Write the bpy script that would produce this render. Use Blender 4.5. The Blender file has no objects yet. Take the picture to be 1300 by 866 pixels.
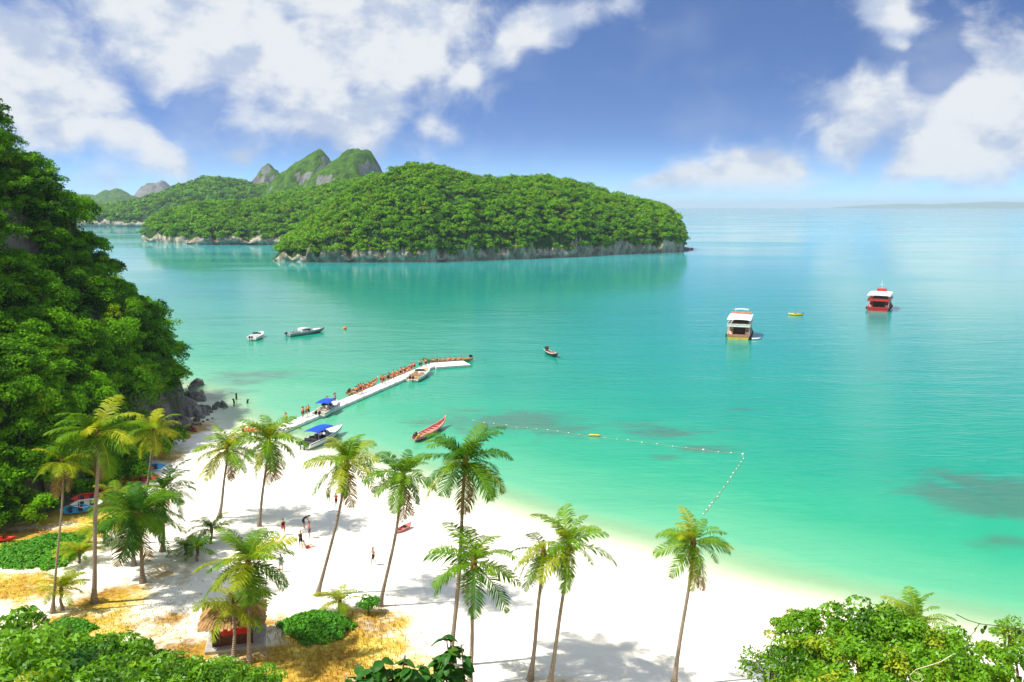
import bpy, bmesh, math, random
import numpy as np
from mathutils import Vector, Matrix, Quaternion

R = math.radians
SC = bpy.context.scene
COL = SC.collection
random.seed(7)
RNG = np.random.default_rng(7)

# ------------------------------------------------------------------ camera
CAM_Z = 34.0
PITCH = math.atan(171.0 / 1083.33)
cam_data = bpy.data.cameras.new('camera')
cam_data.sensor_width = 36.0
cam_data.lens = 30.0
cam_data.clip_start = 0.1
cam_data.clip_end = 90000.0
cam = bpy.data.objects.new('camera', cam_data)
COL.objects.link(cam)
cam.location = (0, 0, CAM_Z)
cam.rotation_euler = (math.pi / 2 - PITCH, 0, 0)
SC.camera = cam

# ------------------------------------------------------------------ render / exposure
SC.view_settings.view_transform = 'Standard'
SC.view_settings.look = 'None'
SC.view_settings.gamma = 1.0
SC.view_settings.use_curve_mapping = False
SC.view_settings.exposure = 1.25
SC.render.engine = 'CYCLES'
SC.cycles.use_denoising = True
SC.cycles.max_bounces = 5
SC.cycles.diffuse_bounces = 2
SC.cycles.glossy_bounces = 3
SC.cycles.transparent_max_bounces = 8
SC.cycles.volume_bounces = 0
SC.cycles.caustics_reflective = False
SC.cycles.caustics_refractive = False

# ------------------------------------------------------------------ node helper
class NT:
    def __init__(self, tree):
        self.t = tree
        self.n = tree.nodes
        self.l = tree.links
    def new(self, kind, **kw):
        nd = self.n.new(kind)
        for k, v in kw.items():
            setattr(nd, k, v)
        return nd
    def put(self, sock, val):
        if hasattr(val, 'links') or isinstance(val, bpy.types.NodeSocket):
            self.l.new(val, sock)
        else:
            sock.default_value = val
    def math(self, op, a, b=0.0, c=None, clamp=False):
        nd = self.new('ShaderNodeMath', operation=op, use_clamp=clamp)
        self.put(nd.inputs[0], a)
        self.put(nd.inputs[1], b)
        if c is not None:
            self.put(nd.inputs[2], c)
        return nd.outputs[0]
    def vmath(self, op, a, b=(0, 0, 0), out=0):
        nd = self.new('ShaderNodeVectorMath', operation=op)
        self.put(nd.inputs[0], a)
        if op == 'SCALE':
            self.put(nd.inputs[3], b)
        else:
            self.put(nd.inputs[1], b)
        return nd.outputs[out]
    def mix(self, fac, a, b, mode='MIX'):
        nd = self.new('ShaderNodeMix', data_type='RGBA', blend_type=mode)
        nd.clamp_factor = True
        self.put(nd.inputs[0], fac)
        self.put(nd.inputs[6], a if not isinstance(a, tuple) else (*a[:3], 1))
        self.put(nd.inputs[7], b if not isinstance(b, tuple) else (*b[:3], 1))
        return nd.outputs[2]
    def noise(self, vec, scale, detail=3.0, rough=0.5, dist=0.0, out=0):
        nd = self.new('ShaderNodeTexNoise')
        if vec is not None:
            self.put(nd.inputs['Vector'], vec)
        nd.inputs['Scale'].default_value = scale
        nd.inputs['Detail'].default_value = detail
        nd.inputs['Roughness'].default_value = rough
        nd.inputs['Distortion'].default_value = dist
        return nd.outputs[out]
    def ramp(self, fac, stops, interp='LINEAR'):
        nd = self.new('ShaderNodeValToRGB')
        cr = nd.color_ramp
        cr.interpolation = interp
        while len(cr.elements) < len(stops):
            cr.elements.new(0.5)
        for e, (p, c) in zip(cr.elements, stops):
            e.position = p
            e.color = (*c[:3], 1) if isinstance(c, tuple) else (c, c, c, 1)
        self.put(nd.inputs[0], fac)
        return nd.outputs[0]
    def maprange(self, v, a, b, c=0.0, d=1.0, smooth=True):
        nd = self.new('ShaderNodeMapRange')
        nd.interpolation_type = 'SMOOTHSTEP' if smooth else 'LINEAR'
        self.put(nd.inputs[0], v)
        for i, x in enumerate((a, b, c, d)):
            nd.inputs[i + 1].default_value = x
        return nd.outputs[0]

# ------------------------------------------------------------------ sun + sky
SUN_EL, SUN_AZ = R(58), R(-102)            # azimuth measured from +Y towards +X
sun_dir = Vector((math.sin(SUN_AZ) * math.cos(SUN_EL), math.cos(SUN_AZ) * math.cos(SUN_EL), math.sin(SUN_EL)))
sd = bpy.data.lights.new('sun', 'SUN')
sd.energy = 3.0
sd.angle = R(1.2)
sd.color = (1.0, 0.94, 0.84)
sun = bpy.data.objects.new('sun', sd)
COL.objects.link(sun)
sun.rotation_euler = (-sun_dir).to_track_quat('-Z', 'Y').to_euler()
sun.location = (-60, 30, 120)

def px2ang(px, py):
    """direction (azimuth, elevation in degrees) seen at a picture point"""
    v = Vector(((px - 650) / 1083.33, -(py - 433) / 1083.33, -1.0))
    v = cam.rotation_euler.to_matrix() @ v
    v.normalize()
    return math.degrees(math.atan2(v.x, v.y)), math.degrees(math.asin(v.z))

world = bpy.data.worlds.new('World')
SC.world = world
world.use_nodes = True
world.cycles.sampling_method = 'MANUAL'
world.cycles.sample_map_resolution = 256
W = NT(world.node_tree)
W.n.clear()
w_out = W.new('ShaderNodeOutputWorld')
w_bg = W.new('ShaderNodeBackground')
w_bg.inputs[1].default_value = 0.12
W.l.new(w_bg.outputs[0], w_out.inputs[0])
tc = W.new('ShaderNodeTexCoord').outputs['Generated']
sep = W.new('ShaderNodeSeparateXYZ')
W.l.new(tc, sep.inputs[0])
az = W.math('MULTIPLY', W.math('ARCTAN2', sep.outputs[0], sep.outputs[1]), 180 / math.pi)
el = W.math('MULTIPLY', W.math('ARCSINE', sep.outputs[2]), 180 / math.pi)
# the photograph's blue is deep close above the horizon: the sky model is sampled higher up
skyv = W.new('ShaderNodeCombineXYZ')
W.l.new(sep.outputs[0], skyv.inputs[0])
W.l.new(sep.outputs[1], skyv.inputs[1])
W.l.new(W.math('MULTIPLY_ADD', W.math('MAXIMUM', sep.outputs[2], 0.0), 3.2, 0.055), skyv.inputs[2])
sky = W.new('ShaderNodeTexSky')
sky.sky_type = 'NISHITA'
sky.sun_disc = False
sky.sun_elevation = SUN_EL
sky.sun_rotation = SUN_AZ
sky.altitude = 0
sky.air_density = 1.0
sky.dust_density = 0.4
sky.ozone_density = 2.5
W.l.new(W.vmath('NORMALIZE', skyv.outputs[0]), sky.inputs[0])
sky_tint = W.mix(W.maprange(el, 0.5, 5.0), (0.52, 0.67, 0.76), (0.385, 0.445, 0.575))
blue = W.mix(1.0, sky.outputs[0], sky_tint, 'MULTIPLY')
# clouds: banks placed by azimuth / elevation, ragged by noise, and thin wisps all round the sky
pv = W.new('ShaderNodeCombineXYZ')
W.l.new(az, pv.inputs[0])
W.l.new(el, pv.inputs[1])
P = pv.outputs[0]
warp = W.vmath('SCALE', W.vmath('SUBTRACT', W.noise(P, 0.16, 2, 0.6, 0, 1), (0.5, 0.5, 0.5)), 5.0)
PW = W.vmath('ADD', P, warp)
banks = [  # picture point, half size in pixels, tilt, weight
    (40, 95, 120, 75, 38, 1.0), (120, 165, 120, 42, 25, .95), (-80, 60, 110, 80, 10, 1.0),
    (240, 40, 160, 75, 8, 1.0), (400, 85, 170, 85, 8, 1.05), (500, 60, 140, 80, -5, 1.0), (430, 155, 90, 45, 10, .9),
    (600, 90, 60, 30, -30, .95), (655, 50, 85, 28, -35, 1.05), (730, 8, 85, 26, -22, 1.0), (330, -30, 260, 70, 0, 1.0),
    (555, 170, 40, 22, 40, .55), (300, 175, 60, 20, 15, .5),
    (1170, 20, 75, 45, 10, 1.0), (1140, 62, 22, 16, 0, .75),
    (1115, 135, 66, 38, 0, 1.05), (1180, 165, 115, 55, 5, 1.3), (1275, 150, 100, 80, 0, 1.3), (1220, 212, 95, 45, 0, 1.15), (1130, 175, 50, 26, 0, .9),
    (1400, 150, 120, 90, 0, 1.1),
    (955, 205, 66, 34, 0, 1.15), (875, 236, 100, 26, -8, 1.1), (990, 230, 60, 22, 0, .75), (1010, 208, 22, 20, 0, .7),
    (1000, 250, 240, 11, 0, .55), (150, 215, 150, 30, 0, .55),
]
field = None
for (bx, by, rx, ry, tilt, wgt) in banks:
    a0, e0 = px2ang(bx, by)
    mp = W.new('ShaderNodeMapping', vector_type='TEXTURE')
    mp.inputs['Location'].default_value = (a0, e0, 0)
    mp.inputs['Rotation'].default_value = (0, 0, R(-tilt))
    mp.inputs['Scale'].default_value = (rx * 0.0529, ry * 0.0529, 1)
    W.l.new(PW, mp.inputs[0])
    g = W.new('ShaderNodeTexGradient', gradient_type='QUADRATIC_SPHERE')
    sc2 = W.vmath('SCALE', mp.outputs[0], 0.5)
    W.l.new(sc2, g.inputs[0])
    gv = W.math('MULTIPLY', g.outputs[1], wgt * 1.5)
    field = gv if field is None else W.math('SMOOTH_MAX', field, gv, 0.15)
n1 = W.noise(W.vmath('MULTIPLY', P, (1.0, 1.35, 1)), 0.20, 7, 0.66, 0.4)
n2 = W.noise(W.vmath('ADD', W.vmath('MULTIPLY', P, (1.0, 1.3, 1)), (31, 17, 3)), 0.11, 3, 0.55)
n3 = W.noise(W.vmath('ADD', tc, (3.1, 0.7, 1.9)), 2.2, 3, 0.55)
far_field = W.maprange(n3, 0.42, 0.56, 0.0, 0.75)                 # unseen sky goes on with broken cloud, cover raised to add fill light
outside = W.maprange(W.math('MAXIMUM', W.math('MULTIPLY', W.math('ABSOLUTE', az), 0.45), el), 15.5, 20.0)
field = W.math('MAXIMUM', field, W.math('MULTIPLY', far_field, outside))
dens = W.math('ADD', field, W.math('MULTIPLY', W.math('SUBTRACT', n1, 0.5), 1.15))
cover = W.maprange(dens, 0.17, 0.76)
cover = W.math('MULTIPLY', cover, W.maprange(field, 0.0, 0.16))
cover = W.math('MULTIPLY', cover, W.maprange(el, 0.2, 2.0))
cover = W.math('MULTIPLY', cover, 0.97)
wisp = W.math('MULTIPLY', W.maprange(n2, 0.40, 0.75), 0.30)
cover = W.math('MAXIMUM', cover, W.math('MULTIPLY', wisp, W.maprange(el, 0.5, 3.0)))
lump = W.noise(W.vmath('ADD', W.vmath('MULTIPLY', P, (1.0, 1.5, 1)), (7, -9.6, 1)), 0.26, 4, 0.55)
cloud_col = W.mix(W.maprange(W.math('ADD', lump, W.math('MULTIPLY', W.math('SUBTRACT', dens, 0.6), 0.12)), 0.38, 0.60),
                  (1.85, 2.15, 2.75), (3.0, 3.1, 3.2))
W.l.new(W.mix(cover, blue, cloud_col), w_bg.inputs[0])

# ------------------------------------------------------------------ picture <-> place
CAM_M = cam.rotation_euler.to_matrix()
def ray(px, py):
    return CAM_M @ Vector(((px - 650) / 1083.33, -(py - 433) / 1083.33, -1.0))
def ground(px, py, z=0.0):
    r = ray(px, py)
    k = (z - CAM_Z) / r.z
    return Vector((r.x * k, r.y * k, z))
def at(px, py, Y):
    r = ray(px, py)
    k = Y / r.y
    return Vector((r.x * k, Y, CAM_Z + r.z * k))

# ------------------------------------------------------------------ numeric noise
def _hash(ix, iy, seed):
    h = (ix.astype(np.int64) * 374761393 + iy.astype(np.int64) * 668265263 + seed * 1442695041) & 0xFFFFFFFF
    h = ((h ^ (h >> 13)) * 1274126177) & 0xFFFFFFFF
    return ((h ^ (h >> 16)) & 0xFFFFFF) / float(0xFFFFFF)
def vnoise(x, y, seed=0):
    x = np.asarray(x, float); y = np.asarray(y, float)
    ix = np.floor(x); iy = np.floor(y)
    fx = x - ix; fy = y - iy
    fx = fx * fx * (3 - 2 * fx); fy = fy * fy * (3 - 2 * fy)
    a = _hash(ix, iy, seed); b = _hash(ix + 1, iy, seed)
    c = _hash(ix, iy + 1, seed); d = _hash(ix + 1, iy + 1, seed)
    return (a * (1 - fx) + b * fx) * (1 - fy) + (c * (1 - fx) + d * fx) * fy
def fbm(x, y, scale, octv=4, seed=0, gain=0.5):
    s = 0.0; amp = 1.0; tot = 0.0
    for o in range(octv):
        s = s + amp * vnoise(np.asarray(x) / scale, np.asarray(y) / scale, seed + o * 17)
        tot += amp; amp *= gain; scale *= 0.5
    return s / tot * 2 - 1

# ------------------------------------------------------------------ scene helpers
def link(o, parent=None):
    COL.objects.link(o)
    if parent is not None:
        o.parent = parent
    return o
def tag(o, label=None, cat=None, group=None, kind=None):
    if label: o['label'] = label
    if cat: o['category'] = cat
    if group: o['group'] = group
    if kind: o['kind'] = kind
    return o
def empty(name, loc=(0, 0, 0), rz=0.0, label=None, cat=None, group=None):
    o = bpy.data.objects.new(name, None)
    o.empty_display_size = 0.3
    link(o)
    o.location = loc
    o.rotation_euler = (0, 0, rz)
    return tag(o, label, cat, group)
def mesh_np(name, V, F, mat=None, smooth=False, attrs=None):
    """V (n,3), F (m,k) constant k, or list of faces"""
    me = bpy.data.meshes.new(name)
    if isinstance(F, np.ndarray):
        V = np.asarray(V, np.float32)
        k = F.shape[1]
        me.vertices.add(len(V))
        me.vertices.foreach_set('co', V.ravel())
        me.loops.add(F.size)
        me.loops.foreach_set('vertex_index', F.astype(np.int32).ravel())
        me.polygons.add(len(F))
        me.polygons.foreach_set('loop_start', np.arange(0, F.size, k, dtype=np.int32))
        me.polygons.foreach_set('loop_total', np.full(len(F), k, np.int32))
        me.update(calc_edges=True)
    else:
        me.from_pydata([tuple(v) for v in V], [], F)
    if smooth:
        me.polygons.foreach_set('use_smooth', np.ones(len(me.polygons), bool))
    if attrs:
        for an, (dom, arr) in attrs.items():
            a = me.attributes.new(an, 'FLOAT', dom)
            a.data.foreach_set('value', np.asarray(arr, np.float32))
    if mat is not None:
        me.materials.append(mat)
    me.update()
    return me
def obj(name, me, parent=None, loc=None, rot=None, scale=None):
    o = bpy.data.objects.new(name, me)
    link(o, parent)
    if loc is not None: o.location = loc
    if rot is not None: o.rotation_euler = rot
    if scale is not None: o.scale = (scale,) * 3 if isinstance(scale, (int, float)) else scale
    return o
def copy_tree(o, parent=None):
    c = o.copy()
    COL.objects.link(c)
    c.parent = parent
    for ch in o.children:
        copy_tree(ch, c)
    return c

class MB:
    """collects simple solids into one mesh"""
    def __init__(self):
        self.v = []; self.f = []
    def add(self, vs, fs):
        k = len(self.v)
        self.v += [tuple(p) for p in vs]
        self.f += [tuple(i + k for i in q) for q in fs]
        return self
    def box(self, c, s, rz=0.0, taper=1.0):
        hx, hy, hz = s[0] / 2, s[1] / 2, s[2] / 2
        ca, sa = math.cos(rz), math.sin(rz)
        vs = []
        for z, t in ((-hz, 1.0), (hz, taper)):
            for x, y in ((-hx, -hy), (hx, -hy), (hx, hy), (-hx, hy)):
                x *= t; y *= t
                vs.append((c[0] + x * ca - y * sa, c[1] + x * sa + y * ca, c[2] + z))
        return self.add(vs, [(3, 2, 1, 0), (4, 5, 6, 7), (0, 1, 5, 4), (1, 2, 6, 5), (2, 3, 7, 6), (3, 0, 4, 7)])
    def tube(self, pts, rad, n=8, caps=True):
        pts = [Vector(p) for p in pts]
        if not isinstance(rad, (list, tuple)):
            rad = [rad] * len(pts)
        vs = []; fs = []
        up0 = Vector((0, 0, 1))
        for i, p in enumerate(pts):
            d = (pts[min(i + 1, len(pts) - 1)] - pts[max(i - 1, 0)]).normalized()
            ref = up0 if abs(d.z) < 0.9 else Vector((1, 0, 0))
            a = d.cross(ref).normalized(); b = a.cross(d).normalized()
            for k in range(n):
                t = 2 * math.pi * k / n
                vs.append(p + (a * math.cos(t) + b * math.sin(t)) * rad[i])
        for i in range(len(pts) - 1):
            for k in range(n):
                fs.append((i * n + k, i * n + (k + 1) % n, (i + 1) * n + (k + 1) % n, (i + 1) * n + k))
        if caps:
            fs.append(tuple(range(n))[::-1])
            fs.append(tuple((len(pts) - 1) * n + k for k in range(n)))
        return self.add(vs, fs)
    def ball(self, c, r, nu=10, nv=6):
        r = (r, r, r) if isinstance(r, (int, float)) else r
        vs = [(c[0], c[1], c[2] - r[2])]; fs = []
        for j in range(1, nv):
            ph = -math.pi / 2 + math.pi * j / nv
            for i in range(nu):
                th = 2 * math.pi * i / nu
                vs.append((c[0] + r[0] * math.cos(ph) * math.cos(th), c[1] + r[1] * math.cos(ph) * math.sin(th), c[2] + r[2] * math.sin(ph)))
        vs.append((c[0], c[1], c[2] + r[2]))
        for i in range(nu):
            fs.append((0, 1 + (i + 1) % nu, 1 + i))
            for j in range(nv - 2):
                a = 1 + j * nu
                fs.append((a + i, a + (i + 1) % nu, a + nu + (i + 1) % nu, a + nu + i))
            a = 1 + (nv - 2) * nu
            fs.append((a + i, a + (i + 1) % nu, len(vs) - 1))
        return self.add(vs, fs)
    def loft(self, rings, close=True, caps=True):
        """rings: equal-length lists of points"""
        n = len(rings[0]); vs = [p for r in rings for p in r]; fs = []
        m = n if close else n - 1
        for i in range(len(rings) - 1):
            for k in range(m):
                fs.append((i * n + k, i * n + (k + 1) % n, (i + 1) * n + (k + 1) % n, (i + 1) * n + k))
        if caps and close:
            fs.append(tuple(range(n))[::-1]); fs.append(tuple((len(rings) - 1) * n + k for k in range(n)))
        return self.add(vs, fs)
    def mesh(self, name, mat, smooth=False, bevel=0.0):
        me = mesh_np(name, self.v, self.f, mat, smooth)
        bm = bmesh.new(); bm.from_mesh(me)
        bmesh.ops.recalc_face_normals(bm, faces=bm.faces)
        if bevel > 0:
            bmesh.ops.bevel(bm, geom=list(bm.edges), offset=bevel, segments=1, affect='EDGES', clamp_overlap=True)
        bm.to_mesh(me); bm.free()
        return me
    def build(self, name, mat, parent=None, smooth=False, bevel=0.0, **kw):
        return obj(name, self.mesh(name, mat, smooth, bevel), parent, **kw)

# ------------------------------------------------------------------ materials
def material(name, color, rough=0.6, spec=0.4, noise=None, bump=None, metal=0.0, coat=0.0):
    """noise = (scale, amount): mottles the colour; bump = (scale, strength)"""
    m = bpy.data.materials.new(name)
    m.use_nodes = True
    T = NT(m.node_tree)
    b = T.n['Principled BSDF']
    b.inputs['Roughness'].default_value = rough
    b.inputs['Specular IOR Level'].default_value = spec
    b.inputs['Metallic'].default_value = metal
    b.inputs['Coat Weight'].default_value = coat
    tcn = T.new('ShaderNodeTexCoord').outputs['Object']
    col = (*color, 1)
    if noise:
        f = T.noise(tcn, noise[0], 5, 0.6)
        dark = tuple(c * (1 - noise[1]) for c in color); lite = tuple(min(1, c * (1 + noise[1] * 0.6)) for c in color)
        T.l.new(T.mix(T.maprange(f, 0.3, 0.7), dark, lite), b.inputs['Base Color'])
    else:
        f = T.noise(tcn, 3.0, 4, 0.6)
        T.l.new(T.mix(f, tuple(c * 0.9 for c in color), tuple(min(1, c * 1.06) for c in color)), b.inputs['Base Color'])
    if bump:
        bn = T.new('ShaderNodeBump')
        bn.inputs['Strength'].default_value = bump[1]
        bn.inputs['Distance'].default_value = 0.1
        T.l.new(T.noise(tcn, bump[0], 5, 0.6), bn.inputs['Height'])
        T.l.new(bn.outputs[0], b.inputs['Normal'])
    return m

def leaf_material(name, dark, lite, yellow, translucent=0.3, rough=0.5, spec=0.3, ytop=0.9, lo=0.0, hi=0.55):
    """colour runs from dark to lite by the leaf's tint and the plant's own random; a few turn yellow"""
    m = bpy.data.materials.new(name)
    m.use_nodes = True
    T = NT(m.node_tree)
    b = T.n['Principled BSDF']
    out = T.n['Material Output']
    at_ = T.new('ShaderNodeAttribute', attribute_name='tint').outputs['Fac']
    rn = T.new('ShaderNodeObjectInfo').outputs['Random']
    f = T.math('ADD', T.math('MULTIPLY', at_, 0.75), T.math('MULTIPLY', rn, 0.35))
    geo = T.new('ShaderNodeNewGeometry')
    patch = T.noise(geo.outputs['Position'], 0.11, 3, 0.6)
    f = T.math('ADD', f, T.math('MULTIPLY', T.math('SUBTRACT', patch, 0.5), 0.7))
    c = T.ramp(f, [(lo, dark), (hi, lite), (ytop, lite), (1.0, yellow)])
    T.l.new(c, b.inputs['Base Color'])
    b.inputs['Roughness'].default_value = rough
    b.inputs['Specular IOR Level'].default_value = spec
    tr = T.new('ShaderNodeBsdfTranslucent')
    T.l.new(T.mix(1.0, c, (1.25, 1.15, 0.55), 'MULTIPLY'), tr.inputs[0])
    mx = T.new('ShaderNodeMixShader')
    mx.inputs[0].default_value = translucent
    T.l.new(b.outputs[0], mx.inputs[1]); T.l.new(tr.outputs[0], mx.inputs[2])
    T.l.new(mx.outputs[0], out.inputs[0])
    return m

# ================================================================== THE SETTING
# ------------------------------------------------------------------ coast outlines (metres)
shore_px = [(246, 512), (262, 534), (300, 550), (380, 574), (480, 604), (560, 636), (650, 668), (740, 694),
            (830, 722), (900, 745), (980, 766), (1100, 792), (1300, 838), (1500, 885)]
shore = [ground(*p).xy for p in shore_px]
cliff_line = [(-300, 255), (-200, 248), (-150, 225), (-112, 196), (-84, 172), (-65, 156), (-56.8, 146), (-53.3, 137), (-52.2, 125),
              (-50, 108), (-48, 96), (-48.5, 88), (-53, 81), (-62, 76), (-90, 68), (-140, 62), (-300, 58)]
land = [Vector(p) for p in cliff_line[:9]] + list(shore) + [Vector((230, 20)), Vector((230, -80)), Vector((-300, -80))]
cliff_poly = [Vector(p) for p in cliff_line]

def seg_dist(X, Y, pts, closed=True):
    d = np.full(np.shape(X), 1e9)
    n = len(pts)
    for i in range(n if closed else n - 1):
        a = pts[i]; b = pts[(i + 1) % n]
        ex, ey = b[0] - a[0], b[1] - a[1]
        L = ex * ex + ey * ey + 1e-12
        t = np.clip(((X - a[0]) * ex + (Y - a[1]) * ey) / L, 0, 1)
        d = np.minimum(d, np.hypot(X - a[0] - t * ex, Y - a[1] - t * ey))
    return d
def inside(X, Y, pts):
    r = np.zeros(np.shape(X), bool)
    n = len(pts)
    for i in range(n):
        a = pts[i]; b = pts[(i + 1) % n]
        c = ((a[1] > Y) != (b[1] > Y))
        with np.errstate(divide='ignore', invalid='ignore'):
            xx = (b[0] - a[0]) * (Y - a[1]) / (b[1] - a[1] + 1e-12) + a[0]
        r ^= c & (X < xx)
    return r
def sdf(X, Y, pts):
    d = seg_dist(X, Y, pts)
    return np.where(inside(X, Y, pts), d, -d)

def beach_z(X, Y):
    X = np.asarray(X, float); Y = np.asarray(Y, float)
    s = sdf(X, Y, land)
    up = 2.1 * (1 - np.exp(-np.clip(s, 0, None) / 22.0)) + 0.02 * np.clip(s, 0, None) * 0.3
    dn = np.clip(s, -120, 0) * 0.07
    z = np.where(s > 0, up, dn)
    z = z + 0.10 * fbm(X, Y, 9.0, 4, 3) * np.clip(s / 8, 0, 1)
    hill = np.clip(31.5 - 0.86 * Y + 2.0 * fbm(X, Y, 14, 3, 8) - 0.02 * np.abs(X), 0, 31.0)
    return np.maximum(z, z * 0 + hill * (Y < 60) + np.where(hill > 0, np.minimum(z, 2), z))
def gz(x, y):
    return float(beach_z(np.array([x]), np.array([y]))[0])
def on_beach(px, py):
    """point of the beach seen at a picture point"""
    p = ground(px, py, 1.5)
    for _ in range(4):
        p = ground(px, py, gz(p.x, p.y))
    return p

# ------------------------------------------------------------------ sand, soil and painted grove shade
gx = np.arange(-150, 150.1, 0.8); gy = np.arange(-30, 190.1, 0.8)
GX, GY = np.meshgrid(gx, gy)
GZ = beach_z(GX, GY)
def grid_faces(nx, ny):
    i = np.arange(nx - 1)[None, :] + nx * np.arange(ny - 1)[:, None]
    return np.stack([i, i + 1, i + 1 + nx, i + nx], -1).reshape(-1, 4)
def blob_field(X, Y, items):
    f = np.zeros(np.shape(X))
    for (px, py, rx, ry, w) in items:
        p = on_beach(px, py)
        f = np.maximum(f, w * np.exp(-(((X - p.x) / rx) ** 2 + ((Y - p.y) / ry) ** 2)))
    return f
soil_shade_spots = [(20, 745, 7, 5, .95), (90, 800, 8, 6, .9), (200, 800, 8, 7, .62), (215, 725, 5, 4.5, .65), (140, 760, 4, 4, 1.0),  # litter spot beside the palm grove also paints its shaded sand brown
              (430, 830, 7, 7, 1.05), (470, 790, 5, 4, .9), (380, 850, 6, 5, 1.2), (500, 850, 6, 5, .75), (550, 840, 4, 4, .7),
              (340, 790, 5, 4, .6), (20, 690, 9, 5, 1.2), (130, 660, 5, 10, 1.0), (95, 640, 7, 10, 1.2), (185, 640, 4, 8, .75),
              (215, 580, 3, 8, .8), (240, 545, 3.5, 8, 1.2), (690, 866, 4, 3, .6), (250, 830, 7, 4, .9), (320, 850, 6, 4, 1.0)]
soil_shade = blob_field(GX, GY, soil_shade_spots)
soil_shade = np.maximum(soil_shade, np.clip((40 - GY) / 8, 0, 1.3))
wet = np.exp(-np.abs(sdf(GX, GY, land)) / 3.0)
m_sand = bpy.data.materials.new('coral_sand_litter_and_shade')
m_sand.use_nodes = True
T = NT(m_sand.node_tree)
b = T.n['Principled BSDF']
geo = T.new('ShaderNodeNewGeometry')
pos = geo.outputs['Position']
s_at = T.new('ShaderNodeAttribute', attribute_name='soil_shade').outputs['Fac']
w_at = T.new('ShaderNodeAttribute', attribute_name='wet').outputs['Fac']
nA = T.noise(pos, 0.5, 6, 0.65)
nB = T.noise(pos, 2.6, 5, 0.65)
nC = T.noise(pos, 0.17, 4, 0.6)
sand_c = T.mix(T.maprange(nA, 0.3, 0.75), (0.90, 0.86, 0.74), (0.86, 0.80, 0.65))
sand_c = T.mix(T.math('MULTIPLY', T.maprange(nC, 0.55, 0.72), 0.35), sand_c, (0.80, 0.73, 0.58))
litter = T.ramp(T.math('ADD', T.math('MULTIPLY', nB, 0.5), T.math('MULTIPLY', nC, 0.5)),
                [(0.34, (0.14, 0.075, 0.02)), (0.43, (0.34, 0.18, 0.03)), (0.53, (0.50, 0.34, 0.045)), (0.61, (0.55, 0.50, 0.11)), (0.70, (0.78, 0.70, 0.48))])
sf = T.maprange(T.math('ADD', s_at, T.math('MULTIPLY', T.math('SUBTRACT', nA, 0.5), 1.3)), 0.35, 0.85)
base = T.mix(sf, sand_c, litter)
base = T.mix(T.math('MULTIPLY', w_at, 0.35), base, (0.74, 0.70, 0.52))
T.l.new(base, b.inputs['Base Color'])
b.inputs['Roughness'].default_value = 0.9
b.inputs['Specular IOR Level'].default_value = 0.15
bp = T.new('ShaderNodeBump')
bp.inputs['Strength'].default_value = 0.5
bp.inputs['Distance'].default_value = 0.25
T.l.new(T.math('ADD', nA, T.math('MULTIPLY', nB, 0.5)), bp.inputs['Height'])
T.l.new(bp.outputs[0], b.inputs['Normal'])
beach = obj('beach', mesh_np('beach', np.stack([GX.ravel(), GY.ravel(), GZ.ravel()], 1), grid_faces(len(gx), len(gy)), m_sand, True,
            {'soil_shade': ('POINT', soil_shade.ravel()), 'wet': ('POINT', wet.ravel())}))
tag(beach, kind='structure')

# ------------------------------------------------------------------ sea
rr = np.concatenate([np.linspace(40, 420, 300), np.geomspace(425, 19000, 80)])
th = np.linspace(R(-62), R(62), 330)
RR, TH = np.meshgrid(rr, th, indexing='ij')
SX = RR * np.sin(TH); SY = RR * np.cos(TH)
shore_d = -sdf(SX, SY, land)
reef_spots = [(650, 535, 20, 10, 1.0), (720, 545, 14, 8, .75), (840, 548, 11, 6, .85), (800, 540, 8, 5, .7), (915, 570, 10, 3.5, .85), (840, 580, 4, 2.5, .8),
              (945, 520, 5, 2, .8), (985, 605, 3, 2, .55), (930, 545, 5, 2.5, .6), (1240, 622, 14, 9, 1.0), (1290, 640, 15, 9, 1.0), (1180, 612, 8, 4, .6),
              (1290, 690, 10, 4, .7), (310, 480, 15, 12, .8), (280, 500, 10, 8, .8), (380, 470, 16, 12, .45), (560, 520, 9, 5, .45), (1140, 575, 16, 6, .3)]
reef = np.zeros_like(SX)
for (px, py, rx, ry, w) in reef_spots:
    p = ground(px, py)
    reef = np.maximum(reef, w * np.exp(-(((SX - p.x) / rx) ** 2 + ((SY - p.y) / ry) ** 2)))
# sea colour by distance from the shore, darker over the reef spots
m_sea = bpy.data.materials.new('tropical_sea')
m_sea.use_nodes = True
T = NT(m_sea.node_tree)
b = T.n['Principled BSDF']
out = T.n['Material Output']
geo = T.new('ShaderNodeNewGeometry')
pos = geo.outputs['Position']
d_at = T.new('ShaderNodeAttribute', attribute_name='shore').outputs['Fac']
r_at = T.new('ShaderNodeAttribute', attribute_name='reef').outputs['Fac']
w1 = T.noise(pos, 0.03, 4, 0.6)
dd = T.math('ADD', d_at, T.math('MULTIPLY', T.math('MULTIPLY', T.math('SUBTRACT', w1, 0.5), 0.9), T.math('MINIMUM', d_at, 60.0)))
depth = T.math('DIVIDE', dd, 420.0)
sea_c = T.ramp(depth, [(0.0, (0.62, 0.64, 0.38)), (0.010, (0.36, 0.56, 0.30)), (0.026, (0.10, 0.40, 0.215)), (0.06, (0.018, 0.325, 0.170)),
                       (0.13, (0.005, 0.270, 0.170)), (0.30, (0.006, 0.260, 0.205)), (0.62, (0.016, 0.29, 0.26)), (1.0, (0.04, 0.32, 0.33))])  # far stops are paler, painting in some of the reflected sky and haze
rn1 = T.noise(T.vmath('MULTIPLY', pos, (1, 1.3, 1)), 0.10, 6, 0.62, 0.5)
rf = T.maprange(T.math('ADD', r_at, T.math('MULTIPLY', T.math('SUBTRACT', rn1, 0.5), 1.5)), 0.42, 0.95, 0.0, 0.62)
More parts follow.
